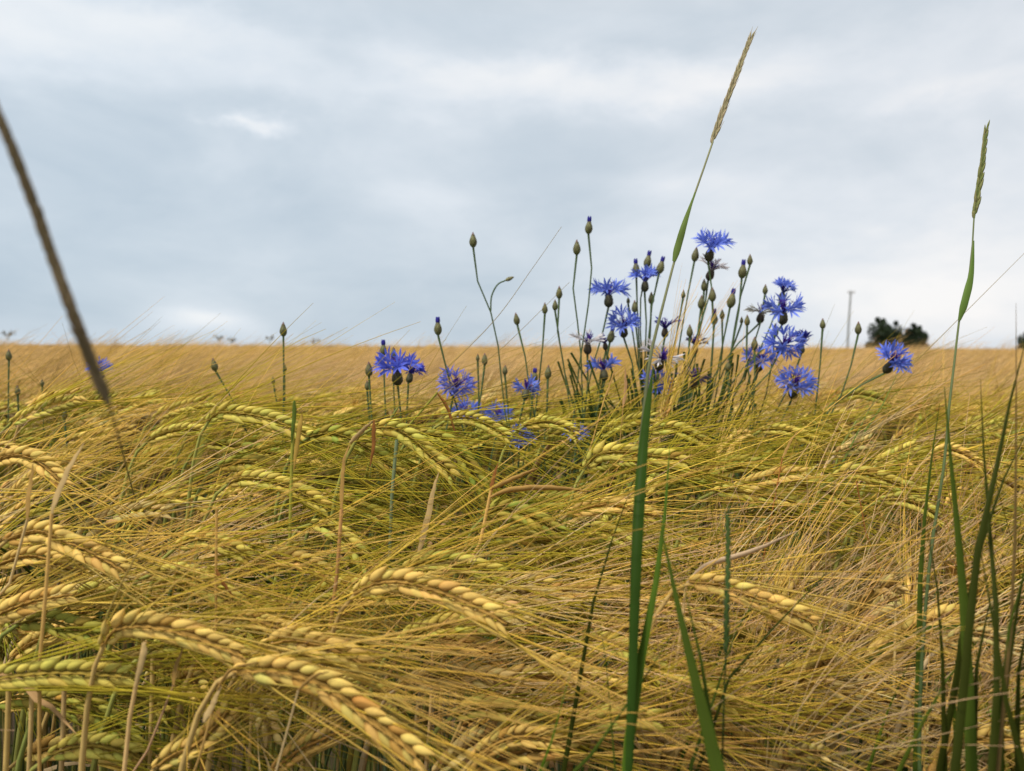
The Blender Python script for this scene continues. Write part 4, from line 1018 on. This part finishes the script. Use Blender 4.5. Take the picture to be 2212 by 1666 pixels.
# tall flowering grass, centre right
grass('tallest grass stalk, tan seed spike reaching into the sky',
      [(1540,306,.50),(1513,385,.49),(1485,465,.48),(1458,560,.465),(1432,660,.43),(1405,770,.39),(1392,880,.36),(1380,1000,.34),(1370,1150,.32),(1365,1330,.30),(1360,1666,.285)],
      .00105, (.30, .30, .16), spike=([(1538,310,.50),(1560,245,.505),(1590,165,.51),(1623,78,.52)], 26, .0095, .0030, .004, TANS, TANB), col2=GD,
      leaves=[([(1456,565,.461),(1466,528,.463),(1480,480,.465),(1502,415,.475)], .0042, (.14,.20,.05), ([0,.12,.35,.7,1],[.5,1,.95,.5,.15])),
              ([(1358,1666,.280),(1368,1400,.294),(1376,1200,.306),(1385,1030,.322),(1397,900,.342),(1412,790,.368)], .0046, GB, ([0,.3,.6,.85,1],[.6,.8,1,.6,.05]))])
grass('second flowering grass with a narrow green spike, near the right edge',
      [(2104,470,.50),(2098,560,.49),(2085,640,.48),(2072,692,.47),(2062,780,.45),(2050,880,.42),(2040,1000,.40),(2010,1200,.37),(1990,1450,.35),(1985,1666,.33)],
      .0009, (.18, .21, .09), spike=([(2104,472,.50),(2112,420,.50),(2122,350,.50),(2130,280,.50)], 20, .0095, .0030, 0, (.16,.20,.06), (.27,.25,.11)), col2=(.06,.09,.03),
      leaves=[([(2072,692,.468),(2084,650,.47),(2098,590,.475),(2104,520,.48)], .0042, (.13,.21,.045), ([0,.15,.4,.7,1],[.4,1,1,.5,.1]))])
grass('out-of-focus dark grass spike leaning in from the left edge, very close',
      [(232,862,.178),(252,930,.22),(276,1020,.34),(292,1080,.48)],
      .00042, (.17, .13, .07), spike=([(236,872,.178),(205,800,.175),(163,690,.17),(122,580,.168),(78,455,.165),(36,345,.162),(-6,245,.16),(-40,170,.16)], 44, .0054, .0018, 0, (.17,.13,.07), (.25,.18,.11)), col2=(.2,.2,.08))
grass('upright beaded green grass spike between the blades, lower right of centre',
      [(1569,1400,.30),(1564,1500,.29),(1560,1666,.28)], .0006, GD,
      spike=([(1569,1410,.30),(1570,1300,.30),(1573,1200,.305),(1571,1100,.31)], 26, .0038, .0016, 0, (.05,.085,.02), (.07,.09,.035)))
# rooted blade clumps
def clump(label, blades, root_px, name='grass_clump'):
    r0 = at(*root_px); root = np.array([r0[0], max(.2, r0[1]), 0]); loc = tuple(root)
    th = empty(name, loc, label, 'grass', 'green grass clumps close to the camera')
    for pts, w, col in blades:
        q = [at(*p) for p in pts]
        b, a = q[0], q[1]; dn = np.array([b[0] * .6 + root[0] * .4, b[1], b[2] * .6])
        dr = nrm(b - a); low = b + dr * .05; low2 = np.array([low[0] + dr[0] * .05, max(.2, low[1] + dr[1] * .05), max(.1, low[2] - .15)])
        full = [np.array([low2[0], low2[1], 0]), low2, low] + q
        P, L = catmull(full, 34); lb = MB()
        f = np.linspace(0, 1, 34); pr = np.interp(f, [0, .4, .7, .9, 1], [.5, .9, 1, .65, .04])
        w = w * (1.25 if 'right edge' in label else 1.0)
        blade(lb, P, w * pr, np.array((1, -.2, .1)) if abs(q[0][0] - q[-1][0]) < .09 else np.array((.8, -.5, .5)), .16, col, np.array(col) * 1.15 + np.array((.025, .012, 0)))
        lb.build('leaf', M_GREEN, th, loc)
clump('clump of broad green blades in front of the right-hand golden ear', [
    ([(1551,1666,.265),(1531,1580,.27),(1486,1405,.28),(1428,1140,.30)], .0088, GB),
    ([(1548,1640,.28),(1520,1455,.285),(1495,1340,.29),(1476,1262,.295)], .0050, GB),
    ([(1356,1666,.285),(1366,1505,.29),(1396,1380,.30),(1426,1200,.31),(1440,1070,.32),(1447,960,.33)], .0056, (.05,.115,.012)),
    ([(1171,1666,.30),(1195,1590,.30),(1218,1510,.305),(1233,1450,.31)], .0032, (.055,.13,.01)),
    ([(1256,1660,.29),(1306,1590,.29),(1356,1520,.295),(1410,1440,.30),(1456,1365,.305)], .0030, GB),
    ([(1221,1660,.33),(1241,1530,.33),(1276,1340,.33),(1291,1250,.335),(1330,1145,.34),(1372,1030,.345)], .0030, GD),
    ([(1328,1666,.31),(1318,1520,.315),(1306,1405,.32),(1289,1295,.325)], .0016, GB),
    ([(1530,1600,.33),(1566,1480,.33),(1640,1390,.335),(1740,1285,.345),(1835,1185,.36)], .0020, GD),
    ([(1545,1500,.33),(1571,1405,.335),(1610,1330,.34),(1651,1255,.345)], .0024, GB),
    ([(1640,1290,.40),(1701,1185,.41),(1741,1130,.42)], .0022, GB)], (1450, 1700, .30))
clump('dense clump of dark green blades crowding the right edge', [
    ([(2098,1666,.29),(2088,1420,.30),(2076,1230,.31),(2054,1000,.32),(2040,835,.33)], .0046, GB),
    ([(1985,1400,.36),(1990,1200,.37),(2010,1010,.38),(2030,870,.39)], .0030, GB),
    ([(2140,1666,.27),(2155,1400,.28),(2138,1150,.30),(2125,980,.31),(2118,820,.32)], .0026, GD),
    ([(2080,1500,.28),(2110,1200,.29),(2155,1000,.30),(2190,830,.31),(2215,740,.32)], .0034, GD),
    ([(2211,1666,.27),(2166,1480,.27),(2136,1280,.28),(2115,1170,.29)], .0034, GD),
    ([(2161,1660,.28),(2163,1530,.28),(2175,1380,.285),(2222,1200,.29)], .0034, GB),
    ([(2060,1500,.31),(2100,1250,.31),(2170,1030,.32),(2225,920,.33)], .0028, GD),
    ([(2100,1666,.30),(2106,1520,.30),(2114,1400,.305),(2140,1290,.31)], .0048, GD),
    ([(1946,1666,.32),(2006,1530,.32),(2066,1440,.33),(2128,1365,.33)], .0026, (.06,.10,.012)),
    ([(1876,1660,.35),(1916,1540,.355),(1945,1480,.36),(1966,1425,.36)], .0030, (.055,.10,.01)),
    ([(2040,1666,.31),(2035,1400,.31),(2022,1250,.315),(2000,1120,.32)], .0026, GD),
    ([(2150,1666,.29),(2180,1420,.29),(2200,1300,.295),(2230,1150,.30)], .0036, GD),
    ([(2070,1666,.33),(2060,1500,.33),(2078,1350,.33),(2105,1250,.33)], .0030, (.03,.07,.008)),
    ([(2200,1666,.30),(2195,1550,.30),(2205,1400,.30),(2230,1300,.30)], .0044, GD),
    ([(2170,1500,.28),(2190,1250,.29),(2195,900,.30),(2195,655,.31)], .0014, (.12,.08,.03))], (2150, 1700, .30))
clump('pair of slim green leaves leaning right beneath the lone cornflower', [
    ([(1740,1130,.56),(1800,1030,.58),(1870,930,.60),(1925,845,.61),(1940,805,.615)], .0042, (.11,.19,.035)),
    ([(1770,1100,.56),(1800,1040,.57),(1845,950,.59),(1880,880,.60),(1905,835,.61)], .0028, (.11,.17,.04))], (1700, 1200, .56))
# long single awns crossing the sky
def lone_awn(label, pts, r=.0003, col=(.30,.22,.08)):
    q = [at(*p) for p in pts]; P, _ = catmull([q[0] + np.array([-.03, .01, -.25]), *q], 24) if False else catmull(q, 24)
    root = np.array([q[0][0] - .05, q[0][1], 0]); st = bezier(q[0], q[0] - nrm(q[1] - q[0]) * .06, np.array([root[0], root[1], .6]), root, 12)
    th = empty('barley_plant', tuple(root), label, 'barley', 'barley plants with one awn against the sky')
    mb = MB(); tubes(mb, P, np.linspace(r * 1.2, r * .5, 24), 4, col); sb = MB(); tubes(sb, st, np.linspace(.0008, .0015, 12), 5, STEMC['green'])
    sb.build('stem', M_STEM, th, tuple(root)); mb.build('awn', M_AWN, th, tuple(root))
lone_awn('barley awn rising to the sky left of the tallest bud', [(860,880,.62),(960,800,.62),(1070,690,.62),(1150,580,.62),(1213,490,.62)])
lone_awn('barley awn crossing behind the second grass spike at the right edge', [(1850,910,.6),(1960,800,.6),(2090,670,.6),(2240,520,.6)])
lone_awn('barley awn slanting from the lone left flower to the close buds', [(800,950,.66),(950,850,.66),(1070,765,.66),(1230,610,.66)])

# upright yellow awn bundle at the clump
sp = scr([(1432,905),(1438,880),(1446,850),(1455,815)], .66)
plant(sp, 'gold', 'upright ear whose yellow awns brush up through the cornflowers', None, YAX, awn_len=.115, spread=.05, n=22, bend=(.12, 0, 0))
WH = ['above the left edge ear', 'under the leftmost blurred spike', 'right of the blurred spike', 'left of the dark leaning bud', 'touching the left edge', 'between the leaning bud and the straight bud', 'right below the leaning bud', 'left of the clump', 'at the foot of the clump', 'under the round cornflowers', 'right of the lone right flower', 'among the right-hand blades']
for w_, (x, y, d) in zip(WH, [(60,840,.70),(140,855,.75),(250,850,.8),(330,860,.7),(20,870,.62),(420,880,.72),(520,870,.8),(1180,900,.75),(1290,900,.7),(1700,900,.8),(1980,880,.8),(2100,900,.75)]):
    sp = rand_spine(at(x, y + 45, d), rng.normal(.1, .3), rng.uniform(.35, .6), rng.uniform(-.1, .35), .06)
    plant(sp, str(rng.choice(['gold', 'green', 'lime'])), f'barley plant with awn tips breaking the skyline, {w_}', 'barley plants breaking the skyline', YAX, hi=False, awn_len=.125, spread=.10, n=20, bend=(.08, 0, 0))


# ------------------------------------------------------------------ far things
def far_tree(cx, top, bottom, wpx, d, label, seed, cols=((.010,.022,.008),(.022,.040,.014))):
    r = np.random.default_rng(seed)
    b = at(cx, 752, d); k = d / FPX
    H = CAM_Z + (752 - top) * k; W = wpx * k
    loc = (b[0], b[1], 0)
    th = empty('tree', loc, label, 'tree', 'trees on the horizon')
    tb = MB(); t0 = np.array(loc)
    tubes(tb, np.stack([t0, t0 + [0, 0, H * .3], t0 + [.1, 0, H * .65], t0 + [.05, 0, H * .85]]), [.16, .13, .08, .03], 8, (.07, .055, .04))
    for q in range(7):
        a = r.uniform(0, 6.28); z = H * r.uniform(.25, .6); e = np.array([math.cos(a) * W * .4, math.sin(a) * W * .4, H * r.uniform(.15, .3)])
        s = t0 + [0, 0, z]; tubes(tb, np.stack([s, s + e * .5 + [0, 0, .1], s + e]), [.07, .05, .02], 6, (.07, .055, .04))
    tb.build('trunk', M_WOOD, th, loc)
    cb2 = MB(); clumps = []
    for q in range(48):
        a = r.uniform(0, 6.28); rad = W * .45 * math.sqrt(r.random()) ; z = r.uniform(.06, .80) * H
        sh = math.sqrt(max(.05, 1 - ((z / H - .42) / .55) ** 2))
        clumps.append((t0 + [math.cos(a) * rad * sh, math.sin(a) * rad * sh, z], W * r.uniform(.10, .17)))
    for q in range(5): clumps.append((t0 + [r.uniform(-.3, .3) * W, 0, H * r.uniform(.84, .95)], W * .06))
    for c, rr in clumps:
        m = 150
        P = c + nrm(r.normal(0, 1, (m, 3))) * rr * r.random((m, 1)) ** .4 * np.array([1, 1, 1.15])
        X = nrm(r.normal(0, 1, (m, 3))); Y = nrm(np.cross(X, r.normal(0, 1, (m, 3)))); s = r.uniform(.07, .15, (m, 1))
        V = np.stack([P - X * s, P - Y * s * .45, P + X * s, P + Y * s * .45], 1).reshape(-1, 3)
        w = r.random(); c0 = np.array(cols[0]) * w + np.array(cols[1]) * (1 - w)
        cb2.add(V, quads=np.arange(m * 4).reshape(-1, 4), col=np.repeat(c0 * r.uniform(.7, 1.3, (m, 1)), 4, 0))
    cb2.build('crown', M_CROWN, th, loc, smooth=False)
far_tree(1912, 684, 750, 78, 62, 'taller dark bushy tree on the horizon at right', 3)
far_tree(1975, 696, 750, 56, 64, 'lower ragged tree right behind the taller one', 4)
far_tree(2228, 716, 750, 62, 70, 'dark tree half cut off by the right edge', 5)
far_tree(1936, 715, 750, 50, 66, 'small bush filling the gap between the two horizon trees', 8)
# pole
pb = at(1830, 752, 95); kk = 95 / FPX; H = CAM_Z + (752 - 628) * kk; loc = (pb[0], pb[1], 0)
th = empty('utility_pole', loc, 'thin grey pole with a tiny crossarm standing on the horizon', 'pole')
mb = MB(); o = np.array(loc); tubes(mb, np.stack([o, o + [.1, 0, H * .5], o + [.28, 0, H]]), [.13, .12, .10], 10, (.20, .22, .23)); mb.build('pole', M_WOOD, th, loc)
mb = MB(); c = o + [.28, -.12, H - .25]; tubes(mb, np.stack([c - [.42, 0, 0], c, c + [.42, 0, 0]]), [.05, .05, .05], 6, (.2, .2, .2), ref=np.array([0, 0.3, 1.0])); mb.build('crossarm', M_WOOD, th, loc)
for dx in (-.35, .35):
    mb = MB(); blobs(mb, G_LO, [c + [dx, 0, .05]], [[0, 0, 1.0]], [[1.0, 0, 0]], [[0, 1.0, 0]], .25, .07, .07, (.35, .33, .3)); mb.build('insulator', M_CALYX, th, loc)
# weeds standing a little over the crop further back
def weed(cx, top, d, label, seed):
    r = np.random.default_rng(seed); tp = at(cx, top, d); root = np.array([tp[0], tp[1], 0]); loc = tuple(root)
    th = empty('tall_weed', loc, label, 'weed', 'weeds over the far crop')
    mb = MB(); hb = MB()
    tubes(mb, np.stack([root, root + [0, 0, tp[2] * .6], np.array([tp[0], tp[1], tp[2] - .06])]), [.003, .0025, .002], 5, (.10, .12, .08))
    s = np.array([tp[0], tp[1], tp[2] - .06])
    for q in range(9):
        a = r.uniform(0, 6.28); l = r.uniform(.03, .07); e = s + np.array([math.cos(a) * l * .8, math.sin(a) * l * .8, l])
        tubes(mb, np.stack([s, (s + e) / 2 + [0, 0, .004], e]), [.0015, .0012, .001], 4, (.10, .12, .08))
        m = 12; Pp = e + r.normal(0, .008, (m, 3)); blobs(hb, G_LO, Pp, np.repeat([[0, 0, 1.0]], m, 0), np.repeat([[1.0, 0, 0]], m, 0), np.repeat([[0, 1.0, 0]], m, 0), .01, .004, .004, (.16, .15, .12))
    mb.build('stem', M_STEM, th, loc); hb.build('seed_head', M_CALYX, th, loc)
weed(472, 728, 9.4, 'faint branching weed on the skyline, left of the straight bud', 1)
weed(500, 733, 9.9, 'fainter weed just right of the branching one', 2)
weed(583, 729, 9.6, 'weed on the skyline nearly touching the straight bud', 3)
weed(17, 720, 8.0, 'weed on the skyline in the left corner', 4)
weed(680, 736, 10.6, 'small weed on the skyline right of the straight bud', 5)
